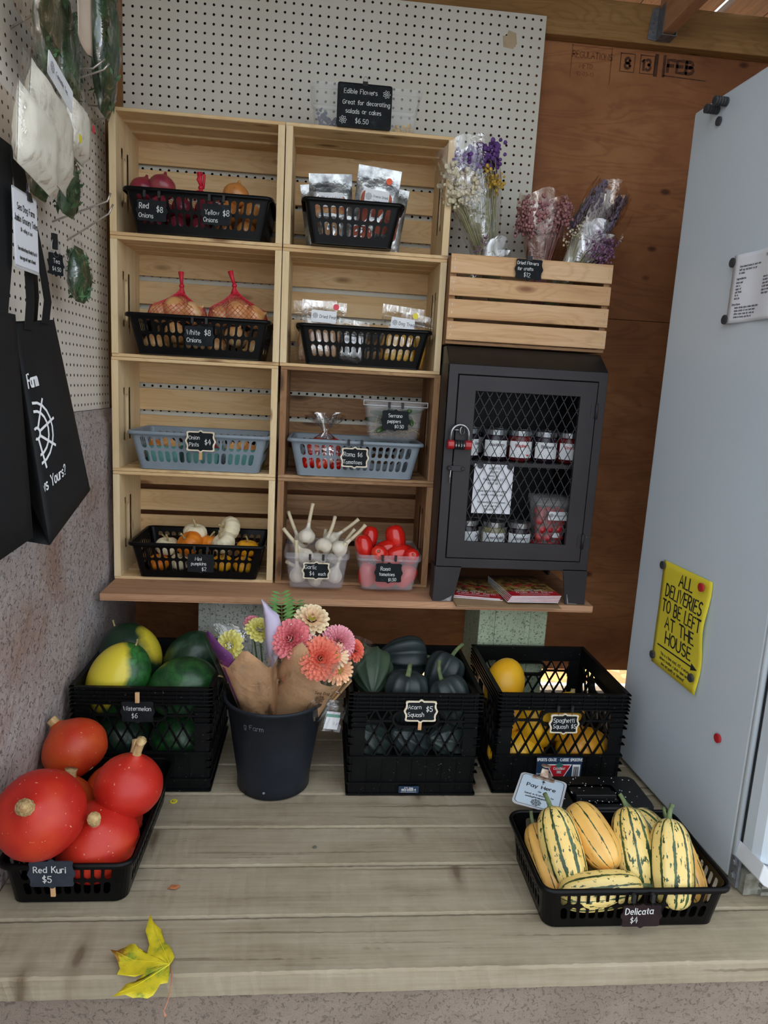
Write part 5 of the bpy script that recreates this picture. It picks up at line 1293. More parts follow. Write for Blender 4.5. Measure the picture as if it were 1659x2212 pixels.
    pouch('clear pouch labelled Dog Treats with a yellow price sticker', (.792, .012, z+.004), (math.radians(-4), math.radians(5), 0), .12, .165, .045, 'dried_yellow', 'clear_bag', [('Dog Treats', -.16, -.1, .009)], .68, ('sticker_yellow', .28, .85), seed=10)
    pouch('clear pouch of dog treats leaning behind at the right', (.832, .07, z), (0, math.radians(9), 0), .1, .155, .04, 'dried_yellow', 'clear_bag', None, .6, seed=11)
    # bag of tomatoes
    zb = RB[1]+.017
    t = thing('tomato_bag', 'clear plastic bag of roma tomatoes twisted shut in the grey basket', 'bag', (.598, .06, zb), None, None)
    mb = MB(); n = 22; rings = []
    r = random.Random(9)
    for rr, zz, pl in ((.03, 0, .1), (.075, .01, .05), (.085, .04, .06), (.07, .075, .12), (.03, .1, .25), (.008, .118, .1), (.012, .128, .3), (.032, .150, .5), (.045, .170, .55)):
        rings.append([((rr*(1+pl*math.sin(7*a+zz*90)))*math.cos(a), .62*(rr*(1+pl*math.cos(5*a)))*math.sin(a), zz+.3*pl*rr*math.sin(3*a)) for a in [2*PI*i/n for i in range(n)]])
    mb.loft(rings, (True, False)); mb.build('film', 'bag_film', t, smooth=True)
    for i, (dx, dy, dz) in enumerate(((-.05, -.025, .03), (-.005, -.03, .032), (.04, -.02, .03), (-.03, .01, .07), (.02, 0, .072))):
        fruit('roma_tomato', 'roma tomato inside the twisted clear bag', 'tomato', 'tomato', (.598+dx, .06+dy, zb+dz), (.6, .2*i, .5), 0, .95, group='tomatoes in the twisted bag')
    # pepper box
    t = clear_bin('clear lidded box of green serrano peppers resting on the grey basket', (.795, .075, RB[1]+.1225), .176, .16, .108, 'pepper_box', 'clear_box')
    MB().bb((-.093, -.085, .107), (.093, .085, .114)).build('lid', 'clear_box', t, bevel=.002)
    MB().ring([(-.093, .1), (.093, .1), (.093, .1145), (-.093, .1145)], [(-.092, .101), (.092, .101), (.092, .1135), (-.092, .1135)], -.0855, -.0845).build('lid_edge', 'print_white', t)
    PM['serrano'] = MB().tube([(-.035, 0, 0), (-.018, .002, .002), (0, .004, .003), (.02, .002, .001), (.035, 0, -.002)], [.004, .008, .0085, .007, .002], 8).mesh('serrano_pepper', skin_noise('serrano_green', S(70, 96, 50), S(46, 70, 36), None, 20, .3, .2), True)
    r = random.Random(8)
    for i in range(16):
        fruit('serrano_pepper', 'green serrano pepper heaped inside the clear box', 'pepper', 'serrano', (.795+r.uniform(-.055, .055), .045+r.uniform(-.028, .03), RB[1]+.142+.0045*i), (r.uniform(-.5, .5), r.uniform(-.3, .3), 1), r.uniform(0, 6), 1.15, group='serrano peppers in the box')
    M('straw', S(214, 190, 140), S(186, 150, 100), 60, .8)
    mb = MB()
    for i in range(70):
        a = Vector((r.uniform(-.065, .065), r.uniform(-.05, .05), r.uniform(.01, .07))); d = Vector((r.gauss(0, 1), r.gauss(0, .6), r.gauss(0, .5))).normalized()*.02
        mb.tube([a-d, a+Vector((0, 0, .006)), a+d], .0007, 3)
    mb.build('dried_stems', 'straw', t)['kind'] = 'stuff'
    # edible flower box on top of the right stack
    t = clear_bin('clear open box of dried edible flowers on top of the right stack', (.671, .095, RB[3]+CH+.001), .305, .16, .112, 'flower_box', 'clear_box')
    MB().bb((-.145, -.074, .107), (.145, .074, .1115)).build('lid', 'clear_box', t, bevel=.002)
    r = random.Random(3)
    for nm, x0, x1, m in (('blue_petals', -.13, -.055, 'petal_blue'), ('yellow_petals', .06, .13, 'petal_yellow')):
        M(m, S(86, 92, 128) if 'blue' in m else S(226, 190, 60), S(60, 66, 100) if 'blue' in m else S(200, 150, 50), 60, .8)
        mb = MB()
        for i in range(170):
            x = r.uniform(x0, x1); e = (x-x0)/(x1-x0); hh = .055*(1-e*.7) if 'blue' in nm else .032*(.5+.5*e)
            mb.add([(0, -.006, 0), (.006, 0, .001), (0, .006, 0), (-.006, 0, .001)], [(0, 1, 2, 3)], TR((x, r.uniform(-.055, .05), .006+hh*r.random()), (r.uniform(0, 3), r.uniform(0, 3), r.uniform(0, 3))))
        mb.build(nm, m, t)['kind'] = 'stuff'
build_pouches()

# ------------------------------------------------------------------ cabinet contents
def build_cabinet_contents():
    skin_noise('jam_dark', S(40, 24, 36), S(28, 18, 28), None, 20, .2, .3); skin_noise('jam_red', S(110, 26, 30), S(84, 18, 24), None, 20, .2, .3); skin_noise('relish', S(150, 146, 110), S(120, 116, 84), None, 40, .3, .3)
    def jar(lab, loc, m, ink, words, r=.0345, h=.09, rz=0):
        t = thing('preserve_jar', lab, 'jar', loc, (0, 0, rz), 'preserve jars in the cabinet')
        MB().lathe([(r*.8, 0), (r, .006), (r, h*.72), (r*.9, h*.8), (r*.84, h*.84)], 20).build('glass_body', m, t, smooth=True)
        MB().lathe([(r*.92, h*.82), (r*.97, h*.83), (r*.97, h*.985), (r*.9, h)], 22).build('lid', 'steel', t, smooth=False)
        mb = MB(); a0, a1 = -PI/2-1.15, -PI/2+1.15
        mb.grid(lambda u, v: ((r+.0006)*math.cos(a0+(a1-a0)*u), (r+.0006)*math.sin(a0+(a1-a0)*u), h*(.14+.52*v)), 14, 1); mb.build('label', 'print_white', t, smooth=True)
        tx = MB(); write(tx, words, 0, h*.48, .0085, .0014, 'c', .8); 
        for i in range(3): ribbon(tx, [(-.018+.004*i, h*(.38-.07*i)), (.018-.004*i, h*(.38-.07*i))], .0011)
        if ink == 'red_ink': ribbon(tx, [(.014, h*.24), (.017, h*.2), (.02, h*.24)], .004)
        tx.v = [((r+.0013)*math.sin(x/r), -(r+.0013)*math.cos(x/r), z) for x, y, z in tx.v]
        tx.build('lettering', ink, t)
    zs, zf = ZS+.403, ZS+.1315
    for x, m, ink, w, lab in ((1.087, 'jam_dark', 'ink_soft', 'Blackberry', 'jar of dark blueberry jam, first full jar on the upper cabinet shelf'), (1.161, 'jam_red', 'red_ink', 'Raspberry', 'jar of red raspberry jam on the upper cabinet shelf'),
                              (1.236, 'jam_dark', 'ink_soft', 'Blueberry', 'jar of dark jam third from the left on the upper cabinet shelf'), (1.309, 'jam_red', 'red_ink', 'Strawberry', 'jar of red jam at the right end of the upper cabinet shelf')):
        jar(lab, (x, -.035, zs), m, ink, w)
    jar('jar turned sideways at the left end of the upper cabinet shelf', (1.005, -.03, zs), 'jam_dark', 'ink_soft', 'Grape', rz=.9)
    for i, x in enumerate((1.04, 1.12, 1.2, 1.28)): jar(['leftmost jar', 'second jar from left', 'third jar from left', 'rightmost jar'][i]+' in the dim back row of the upper cabinet shelf', (x, .07, zs), 'jam_dark', 'ink_soft', 'Jam')
    for x, m, w, lab in ((1.101, 'relish', 'Sweet Relish', 'jar of pale sweet relish on the cabinet floor'), (1.178, 'jam_dark', 'Blackberry', 'jar of blackberry jelly on the cabinet floor')):
        jar(lab, (x, -.045, zf), m, 'ink_soft', w, .0352, .094)
    jar('dark jar at the left end of the cabinet floor', (1.025, -.03, zf), 'jam_dark', 'ink_soft', 'Jelly', .0352, .094, .8)
    for x in (1.06, 1.14): jar(('left' if x < 1.1 else 'right')+' jar in the dim back row of the cabinet floor', (x, .06, zf), 'jam_dark', 'ink_soft', 'Jam')
    # strawberries
    t = clear_bin('clear clamshell box of strawberries on the cabinet floor', (1.272, -.02, zf), .112, .10, .165, 'strawberry_box', 'clear_box')
    MB().bb((-.054, -.048, .165), (.054, .048, .171)).build('lid', 'clear_box', t, bevel=.003)
    label_card(t, .06, .026, .014, .118, -.0485, [('Strawberries', -.22, -.05, .0055)], True)
    label_card(t, .02, .014, .012, .06, -.047, [], False)
    PM['berry'] = MB().lathe([(.001, -.016), (.007, -.012), (.0125, -.002), (.014, .006), (.010, .012), (.003, .013)], 12).mesh('strawberry', skin_noise('berry_red', S(196, 40, 46), S(160, 26, 36), S(226, 120, 110), 30, .3, .2, speck=S(230, 190, 120)), True)
    r = random.Random(12)
    for l in range(5):
        for i in range(3):
            for j in range(2):
                fruit('strawberry', 'strawberry inside the clear clamshell box', 'strawberry', 'berry', (1.272-.028+.028*i+r.uniform(-.003, .003), -.047+.032*j, zf+.024+.0245*l), (r.uniform(-1, 1), r.uniform(-1, 1), r.uniform(-1, 1)), 0, 1.0, group='strawberries in the clamshell')
    # price list behind the mesh
    t = thing('price_list', 'white price list held by magnets behind the cabinet mesh', 'notice', (1.071, CY+.0145, .768))
    MB().bb((-.056, 0, -.07), (.056, .0006, .07)).build('sheet', 'paper', t)
    mb = MB(); z = .056
    for s_, c in (('Jam $8.50', .0066), ('Jelly $9', .0066), ('Honey $15', .0066), ('Pickled Beans $12', .0066), ('Relish $8', .0066), ('', 0), ('Please help us keep our prices', .0056), ('down by returning jars', .0056), ('', 0), ('For immediate access, please', .0056), ('call or text Katy', .0056), ('250-661-4577', .006)):
        if s_: write(mb, s_, 0, z, c, .0009, sx=.8)
        z -= .0107
    mb.build('lettering', 'ink', t)
    for x in (-.04, .045): MB().lathe([(.009, 0), (.009, .003)], 14, TR((x, -.0003, .066), (PI/2, 0, 0))).build('magnet_disc', 'magnet', t)
build_cabinet_contents()

def build_papers():
    # cardboard sheets and two magazine piles under the cabinet
    r = random.Random(5)
    for i in range(4):
        t = thing('cardboard_sheet', ['lowest brown paper sheet under the magazines', 'second brown paper sheet under the magazines', 'third brown paper sheet under the magazines', 'topmost brown paper sheet under the magazines'][i], 'paper', (1.125+.004*i, -.035, ZS+.0008+.0012*i), (0, 0, math.radians(2-1.5*i)), 'brown paper sheets on the shelf')
        MB().grid(lambda u, v: ((u-.5)*.30, (v-.5)*.28-.003*i, .0015*math.sin(u*6+i)**2*(1-v)), 10, 6).build('sheet', 'cardboard', t, solid=.0008)
    k = NT('magazine_cover'); v = k.coord(False); sx = k.n('ShaderNodeSeparateXYZ'); k.l(v, sx.inputs[0])
    ph = k.ramp(k.noise(k.coord(True), 40, 5, .65, .5), [(.3, S(40, 30, 24)), (.45, S(120, 84, 50)), (.6, S(206, 170, 96)), (.75, S(160, 40, 34))])
    top = k.ramp(k.math('MULTIPLY_ADD', sx.outputs[1], 3.0, .5), [(.55, 0.0), (.85, 1.0)]); col = k.mix(top, ph, S(34, 36, 34))
    k.fin(col, .35, 0, .5)
    def mag(lab, loc, rz, dy=0):
        t = thing('magazine', lab, 'magazine', loc, (0, 0, rz), 'magazines under the cabinet')
        MB().bb((-.075, -.105, 0), (.075, .105, .0026)).build('pages', 'paper', t)
        MB().bb((-.0752, -.1052, .0026), (.0752, .105, .0031)).build('cover', 'magazine_cover', t)
        MB().bb((-.0754, -.1054, .0031), (.0754, -.062, .0033)).build('red_band', 'print_red', t)
        return t
    for i in range(5):
        t = mag(['lowest magazine of the right pile', 'second lowest magazine of the right pile', 'middle magazine of the right pile', 'second magazine from the top of the right pile', 'top magazine of the right pile with red banner'][i], (1.206-.0015*(4-i), -.058+.002*i, ZS+.0135+.0037*i), math.radians(2+.8*i))
    t2 = mag('lower magazine of the left pile', (1.066, -.018, ZS+.0065), math.radians(-9)); t3 = mag('top magazine of the left pile with red banner', (1.062, -.016, ZS+.0102), math.radians(-11))
    for q in (t, t3):
        mb = MB(); write(mb, 'Buy direct', -.005, 0, .014, .0016, 'c', .95, .3, .12); mb.v = [(x, -.058+z, .0036) for x, y, z in mb.v]
        mb2 = MB(); write(mb2, 'from the farm', .005, 0, .014, .0016, 'c', .95, .3, .12); mb2.v = [(x, -.078+z, .0036) for x, y, z in mb2.v]
        mb.v += mb2.v; n = len(mb.v)-len(mb2.v); mb.f += [tuple(i+n for i in f) for f in mb2.f]
        for k_ in range(2):
            a = MB(); ribbon(a, [(-.045, 0), (.045, 0)], .0016); n = len(mb.v); mb.v += [(x, -.086-.008*k_+z, .0036) for x, y, z in a.v]; mb.f += [tuple(i+n for i in f) for f in a.f]
        mb.build('lettering', 'print_white', q)
        a = MB()
        for i in range(9): a.ball((-.05+.011*i, .0+.012*math.sin(i*2), .0036), (.007, .006, .0008), 8, 4)
        a.build('berry_picture', 'print_red', q)
build_papers()

# ------------------------------------------------------------------ pay box and clipboard, crate labels, bits on the deck
def build_deck_things():
    t = thing('cash_box', 'black metal cash box with recessed handle and rain drops', 'box', (1.275, -.535, .001))
    rg = lambda o, z: [(x, y, z) for x, y in rrect(.128+o, .068+o, .018, 4)]
    MB().loft([rg(-.004, 0), rg(0, .004), rg(0, .092), rg(-.003, .097)]).build('body', 'black_metal_box', t)
    hd = obj('handle_recess', None, t)
    MB().ring([(x, z) for x, z in rrect(.062, .040, .008, 3)], [(x, z) for x, z in rrect(.052, .031, .006, 3)], 0, .006, TR((0, 0, 0), (-PI/2, 0, 0))).build('raised_rim', 'black_metal_box', hd, loc=(-.005, -.012, .097))
    MB().loft([[(x, -.012, 0), (x, .012, 0), (x, .009, .010), (x, -.009, .010)] for x in (-.05, .05)]).build('grip_bar', 'black_metal_box', hd, loc=(-.005, -.022, .097), bevel=.002)
    r = random.Random(6); mb = MB()
    for i in range(60): mb.ball((r.uniform(-.115, .115), r.uniform(-.055, .06), .0972), (r.uniform(.0008, .002),)*2+(.0009,), 6, 4)
    mb.build('rain_drops', 'rain_drop', t)['kind'] = 'stuff'
    # clipboard card
    t = thing('payment_card', 'laminated Pay Here card with a rusty bulldog clip on the cash box', 'sign', (1.137, -.548, .103), (math.radians(-84), math.radians(0), math.radians(-27)))
    out = [(x, z) for x, z in rrect(.056, .062, .012, 4)]
    MB().prism(out, -.0006, .0006).build('laminate', 'laminate', t)
    MB().prism([(x*.9, z*.91) for x, z in out], -.0011, -.0006).build('card', 'blue_paper', t)
    mb = MB(); y = -.0016
    ribbon(mb, [(x*.9, z*.91) for x, z in out+out[:1]], .0012, y)
    write(mb, 'Pay Here', 0, .012, .0125, .0021, y=y, sx=1.0, jit=.2); write(mb, 'Or', 0, -.004, .006, .0011, y=y); write(mb, 'Send e-transfers to', 0, -.017, .0062, .0011, y=y, sx=.9); write(mb, 'seadogfarm@gmail.com', 0, -.027, .0055, .001, y=y, sx=.8)
    ribbon(mb, [(.002, .030), (.002, .039)], .0016, y); mb.add([(-.003, y, .038), (.007, y, .038), (.002, y, .045)], [(0, 1, 2)])
    wheel(mb, -.002, -.042, .0105, .0013, y=y); mb.build('lettering', 'ink', t)
    M('rusty_clip', S(196, 188, 176), S(140, 96, 66), 70, .4, .6)
    c = obj('bulldog_clip', None, t)
    MB().bb((-.026, -.006, .046), (.026, .003, .055)).build('clip_jaw', 'rusty_clip', c, bevel=.001)
    MB().loft([[(-.010, -.006, .055), (.010, -.006, .055), (.010, .0, .055), (-.010, .0, .055)], [(-.008, -.018, .070), (.008, -.018, .070), (.008, -.015, .072), (-.008, -.015, .072)]]).build('clip_lever', 'rusty_clip', c)
    MB().lathe([(.011, 0), (.012, .001), (.011, .0025), (.006, .003), (.005, .0022)], 16, TR((0, -.020, .078), (PI/2-.3, 0, 0))).build('clip_handle', 'rusty_clip', c)
    MB().lathe([(.011, 0), (.012, .001), (.011, .0025)], 16, TR((.006, .002, .070), (PI/2+.2, 0, 0))).build('clip_handle', 'rusty_clip', c)
    # printed labels on the crates
    t = obj('crate_label', None, CR_S, (0, -.1755, .065)); t['label'] = 'navy sports crate label with red triangle logo'
    MB().bb((-.061, 0, -.05), (.061, .001, .043)).build('card', 'print_navy', t)
    mb = MB(); write(mb, 'SPORTS CRATE * CAISSE SPORTIVE', 0, .032, .0075, .0017, sx=.74, y=-.0006); write(mb, 'CANADIAN', 0, .008, .0062, .0014, sx=.8, y=-.0014); write(mb, 'TIRE', 0, -.002, .0062, .0014, sx=.8, y=-.0014)
    write(mb, '83-6568-4', -.059, -.006, .0035, .0008, 'l', y=-.0006); mb.build('lettering', 'print_white', t)
    MB().prism([(-.034, .0225), (.034, .0225), (.003, -.036), (-.003, -.036)], -.0004, .0).build('logo_outline', 'print_white', t)
    MB().prism([(-.030, .020), (.030, .020), (.002, -.032), (-.002, -.032)], -.0009, -.0004).build('logo_triangle', 'print_red', t)
    lf = [(0, .03), (.003, .025), (.006, .027), (.006, .022), (.011, .022), (.009, .019), (.010, .017), (.003, .014), (0, .013)]
    MB().prism(lf+[(-x, z) for x, z in reversed(lf[1:-1])], -.0013, -.0009).build('logo_leaf', 'print_green', t)
    MB().bb((.036, -.0006, -.04), (.057, 0, .022)).build('barcode_patch', 'print_white', t)
    mb = MB(); r = random.Random(3); x = .039
    while x < .054: w_ = r.choice((.0007, .0011, .0016)); mb.bb((x, -.001, -.038), (x+w_, -.0006, .016)); x += w_+r.choice((.0008, .0012))
    mb.build('barcode', 'ink', t)['kind'] = 'stuff'
    MB().bb((-.061, -.0005, -.018), (-.03, 0, -.0165)).build('red_rule', 'print_red', t)
    t = obj('crate_label', None, CR_A, (-.007, -.173, .020)); t['label'] = 'small navy item number label'
    MB().bb((-.026, 0, -.0095), (.026, .0008, .0095)).build('card', 'print_navy', t)
    mb = MB(); write(mb, 'CTC Item:', 0, .003, .004, .0008, y=-.0005); write(mb, '083-6568-4', 0, -.003, .0052, .0013, y=-.0005); ribbon(mb, [(-.02, -.0065), (.02, -.0065)], .0008, -.0005); mb.build('lettering', 'chalk', t)
    # maple leaf
    P = [(0.294, -0.82), (0.301, -0.833), (0.311, -0.843), (0.321, -0.848), (0.335, -0.878), (0.343, -0.885), (0.351, -0.897), (0.359, -0.914), (0.357, -0.925), (0.354, -0.931), (0.358, -0.952), (0.359, -0.966), (0.346, -0.968), (0.342, -0.979), (0.339, -0.987), (0.331, -0.994), (0.319, -0.995), (0.309, -1.0), (0.296, -0.997), (0.276, -1.001), (0.283, -0.993), (0.287, -0.983), (0.291, -0.97), (0.303, -0.964), (0.306, -0.958), (0.314, -0.947), (0.299, -0.951), (0.282, -0.948), (0.269, -0.949), (0.27, -0.935), (0.261, -0.92), (0.254, -0.912), (0.245, -0.903), (0.256, -0.902), (0.267, -0.892), (0.274, -0.885), (0.282, -0.884), (0.291, -0.891), (0.295, -0.896), (0.308, -0.902), (0.308, -0.884), (0.302, -0.872), (0.295, -0.859), (0.295, -0.842)]
    k = NT('maple_leaf'); v = k.coord(False); sx = k.n('ShaderNodeSeparateXYZ'); k.l(v, sx.inputs[0])
    col = k.ramp(k.noise(v, 26, 4, .6), [(.38, S(226, 206, 40)), (.55, S(206, 190, 36)), (.66, S(124, 150, 44))])
    br = k.ramp(k.math('ADD', k.math('MULTIPLY', sx.outputs[0], -9.0), k.math('MULTIPLY', k.noise(v, 70, 4, .7), .9)), [(.86, 0.0), (1.0, .9)]); col = k.mix(br, col, S(150, 92, 40)); k.fin(col, .55)
    cx, cy = .315, -.925
    lf = thing('maple_leaf', 'fallen yellow green maple leaf overhanging the front deck edge', 'leaf', (cx, cy, .004))
    import_pts = [(x-cx, y-cy) for x, y in P]; base = (.354-cx, -.931-cy)
    mb = MB(); n = len(import_pts); M_ = 4
    zf = lambda x, y: .004+.006*math.sin(x*60)*math.cos(y*40)+.010*(math.hypot(x-base[0], y-base[1])/.1)**2*.6
    vs = []; 
    for i in range(M_+1):
        for x, y in import_pts:
            q = (i/M_) ** .8; px_, py_ = base[0]+(x-base[0])*q, base[1]+(y-base[1])*q; vs.append((px_, py_, max(zf(px_, py_), .001)))
    fs = [(i*n+j, i*n+(j+1) % n, (i+1)*n+(j+1) % n, (i+1)*n+j) for i in range(M_) for j in range(n)]
    mb.add(vs, fs); mb.build('blade', 'maple_leaf', lf, smooth=True, solid=.0004)
    M('leaf_stalk', S(206, 150, 110), S(186, 120, 96), 40, .6)
    MB().tube([(x-cx, y-cy, z) for (x, y), z in zip([(0.354, -0.932), (0.362, -0.948), (0.366, -0.98), (0.365, -0.999), (0.362, -1.014), (0.367, -1.021)], (.006, .008, .004, .0, -.004, -.006))], [.0013, .0012, .0011, .0011, .0013, .0022], 6).build('stalk', 'leaf_stalk', lf, smooth=True)
    mb = MB()
    for ti in (0, 19, 32, 7):
        x, y = import_pts[ti]; mb.tube([(base[0]+(x-base[0])*q, base[1]+(y-base[1])*q, max(zf(base[0]+(x-base[0])*q, base[1]+(y-base[1])*q), .001)+.0006) for q in (0, .3, .6, .9)], [.0009, .0007, .0005, .0002], 4)
    mb.build('veins', 'sticker_yellow', lf)['kind'] = 'stuff'
    o = MB().lathe([(.0095, 0), (.0095, .0006)], 18).build('price_sticker', 'sticker_yellow', None, loc=(.257, -.426, .0012)); tag(o, 'small round yellow price sticker lying on the deck', 'sticker')
    mb = MB(); write(mb, '$2', 0, -.003, .006, .001); mb.v = [(x, z, .0009) for x, y, z in mb.v]; mb.build('lettering', 'ink_soft', o)
    o = MB().add([(-.012, -.003, .001), (-.004, -.006, .004), (.006, -.005, .002), (.014, .002, .005), (.006, .006, .002), (-.005, .004, .005)], [(0, 1, 2, 3, 4, 5)]).build('leaf_scrap', 'maple_scrap' if 'maple_scrap' in MATS else M('maple_scrap', S(196, 124, 76), S(160, 90, 50), 60, .8), None, loc=(.319, -.728, .001), solid=.0004); tag(o, 'crumpled brown leaf scrap on the deck near the squash basket', 'leaf')
    o = MB().ball((0, 0, 0), (.005, .004, .003), 6, 4).build('pebble', M('pebble', S(110, 104, 96), S(80, 76, 70), 60, .9), None, loc=(.606, -.604, .003)); tag(o, 'tiny dark pebble in the middle of the deck', 'pebble')
build_deck_things()
# ------------------------------------------------------------------ bucket with wrapped bouquets
BK = (.494, -.335, .001)
def petal_bloom(r, rings, per, mat_a, cup=.5, wid=.5, seed=0, depth=.45, tip=.3):
    "domed, layered flower head opening along +z"
    rr = random.Random(seed); mb = MB()
    for k in range(rings):
        q = k/max(1, rings-1); th = math.radians(88-78*q); R0 = r*.50; n = max(4, int(per*(.25+.75*math.sin(th))))
        L = r*(.62-.26*q); el = math.radians(-8+82*q ** 1.3)
        for i in range(n):
            a = 2*PI*(i+.5*(k % 2))/n+rr.uniform(-.06, .06); w = max(.0022, 2*PI*(R0+L*.55)*math.sin(th)/n*wid)
            e = el+rr.uniform(-.1, .1)
            mt = TR((0, 0, 0), (0, 0, a)) @ TR((R0*math.sin(th)*.75, 0, R0*math.cos(th)*depth*1.7), (0, -e, 0))
            pts = []
            for s_, ww, zz in ((0, .4, 0), (.35, .85, .02), (.7, 1.0, .07), (.9, .72, .14), (1.0, tip, .2)):
                for t in (-1, 0, 1): pts.append((L*s_, t*ww*w*.5, L*zz*cup*2+abs(t)*w*ww*.28))
            mb.add(pts, [(3*i_+j, 3*i_+j+1, 3*i_+j+4, 3*i_+j+3) for i_ in range(4) for j in range(2)], mt)
    return mb
def build_bucket():
    t = thing('bucket', 'tall black plastic bucket holding wrapped flower bouquets', 'bucket', BK)
    H = .252
    MB().lathe([(.086, 0), (.093, .003), (.0935, .03), (.105, .11), (.124, H-.012), (.131, H-.010), (.133, H-.004), (.130, H), (.125, H-.003), (.122, H-.014), (.104, .11), (.0915, .03), (.09, .008)], 48).build('body', 'bucket_plastic', t, smooth=True)
    mb = MB(); write(mb, 'g Farm', 0, 0, .013, .0011, 'c', 1.0, .3)
    R_ = .1195
    mb.v = [((R_+.0007-(.205-z-.0)*.12*0)*math.sin(x/R_-.40), -(R_+.0007)*math.cos(x/R_-.40), z+.200) for x, y, z in mb.v]
    mb.v = [(x*(.1055+(z-.11)*.1325+.0012)/(R_+.0007), y*(.1055+(z-.11)*.1325+.0012)/(R_+.0007), z) for x, y, z in mb.v]
    M('scratch', S(120, 126, 136), S(96, 102, 112), 90, .8); mb.build('lettering', 'scratch', t)
    MB().lathe([(.0035, 0), (.0025, .002)], 8, TR((-.018, -.0935, .024), (PI/2, 0, 0))).build('drain_plug', 'scratch', t)
    k = NT('kraft_paper'); v = k.coord(True); col = k.ramp(k.noise(v, 12, 5, .6), [(.35, S(190, 152, 114)), (.65, S(170, 130, 94))]); k.bump(k.noise(v, 22, 3, .5, 1.5), .5, .008); k.fin(col, .75, 0, .3)
    M('tissue_lilac', S(206, 196, 220), S(190, 180, 206), 10, .7); M('tissue_purple', S(120, 60, 124), S(92, 44, 100), 14, .6)
    for nm, a, b in (('petal_pink', S(236, 134, 140), S(222, 106, 120)), ('petal_cream', S(238, 214, 176), S(232, 190, 150)), ('petal_coral', S(244, 132, 106), S(236, 108, 88)), ('petal_mauve', S(238, 160, 172), S(226, 136, 152)), ('petal_peach', S(246, 190, 146), S(240, 160, 122)), ('petal_lemon', S(240, 234, 150), S(228, 218, 112))):
        k = NT(nm); v = k.coord(False); ln = k.n('ShaderNodeVectorMath', operation='LENGTH'); k.l(v, ln.inputs[0])
        t_ = k.math('ADD', k.math('MULTIPLY', ln.outputs['Value'], 22.0), k.math('MULTIPLY', k.math('SUBTRACT', k.noise(v, 90, 3), .5), .5))
        k.fin(k.ramp(t_, [(.3, b), (.75, a), (1.0, tuple(min(1, c*1.25+.04) for c in a[:3])+(1,))]), .6)
    M('flower_eye', S(176, 180, 60), S(140, 146, 40), 120, .8, bump=.6); M('leaf_green', S(104, 150, 76), S(70, 116, 56), 40, .5); M('stem_green', S(84, 120, 64), S(66, 96, 52), 40, .6); M('white_floret', S(238, 236, 226), S(224, 222, 206), 60, .7)
    def wrap(parent, name, mat, r0, r1, L, prof, a0, a1, seed, solid=.0005, crumple=.003):
        rr = random.Random(seed); ph = [rr.uniform(0, 6) for _ in range(4)]
        def f(u, v):
            a = a0+(a1-a0)*u; top = prof(u); z = L*top*v; r = r0+(r1-r0)*(v*top)
            r += crumple*(math.sin(5*a+ph[0]+6*v)+.6*math.sin(9*a+ph[1]-8*v))*v
            return (r*math.cos(a), r*math.sin(a)*.8, z)
        o = MB().grid(f, 28, 12).build(name, mat, parent, smooth=True, solid=solid)
        return o
    def frame(base, top):
        d = Vector(top)-Vector(base); return d.length, aim(d)
    def bouquet(label, base, top, r1, prof, filmprof, seed, tissue):
        L, rot = frame(base, top)
        # keep the roll so that local -y faces the viewer
        q = Vector((Vector(top)-Vector(base)).normalized()); yv = Vector((0, 1, 0)); yv = (yv-q*yv.dot(q)).normalized(); xv = yv.cross(q)
        m = Matrix((xv, yv, q)).transposed().to_euler()
        b = thing('flower_bouquet', label, 'bouquet', base, m, 'wrapped bouquets in the bucket')
        wrap(b, 'paper_wrap', 'kraft_paper', .02, r1, L, prof, -PI*1.22, PI*.22, seed)
        wrap(b, 'cellophane', 'bouquet_film', .024, r1*1.2, L, filmprof, -PI*1.5, PI*.5, seed+1, 0, .005)
        mi = TR(base, m).inverted()
        if tissue: 
            tm, pr, cr = tissue; wrap(b, 'tissue_sheet', tm, .018, r1*.97, L, pr, cr[0], cr[1], seed+2, .0004, .004)
        return b, mi
    # bouquet on the left
    b1, m1 = bouquet('left bouquet in brown paper with yellow blooms and purple tissue', (.495, -.335, .03), (.413, -.355, .405), .080, lambda u: .84+.17*max(0, 1-abs(u-.52)/.16)+.04*math.sin(u*7), lambda u: .98+.1*math.sin(u*9), 3, ('tissue_purple', lambda u: 1.12-.25*abs(u-.35), (-PI*.98, -PI*.62)))
    def bloom(b, mi, name, loc, d, mesh, mat, eye=None, er=.3, r=.04):
        l = mi @ Vector(loc); dd = mi.to_3x3() @ Vector(d)
        o = mesh.build(name, mat, b, smooth=True, loc=l, rot=aim(dd))
        if eye: MB().ball((0, 0, r*.2), (r*er, r*er, r*er*.55), 10, 6).build('flower_eye', eye, o, smooth=True)
        mt = TR(l, aim(dd)); end = mi @ Vector((BK[0]+(loc[0]-BK[0])*.15, BK[1], .06))
        MB().tube([l, (l*.5+end*.5)+Vector((0, .004, 0)), end], .0022, 5).build('flower_stem', 'stem_green', b)
        return o
    bloom(b1, m1, 'bloom', (.384, -.372, .388), (-.45, -.75, .3), petal_bloom(.040, 6, 16, None, .5, 1.0, 1, .45, .12), 'petal_lemon')
    bloom(b1, m1, 'bloom', (.448, -.335, .415), (.25, -.45, .8), petal_bloom(.038, 6, 16, None, .5, 1.0, 2, .45, .12), 'petal_lemon')
    bloom(b1, m1, 'bloom', (.428, -.318, .43), (-.1, -.3, .9), petal_bloom(.022, 4, 12, None, .4, .9, 3), 'petal_mauve')
    # bouquet on the right
    b2, m2 = bouquet('right bouquet in stamped brown paper with coral and pink dahlias', (.500, -.335, .03), (.602, -.36, .40), .104, lambda u: .80+.24*max(0, 1-abs(u-.40)/.16)-.02*math.sin(u*11), lambda u: .99+.09*math.sin(u*8+2), 8, None)
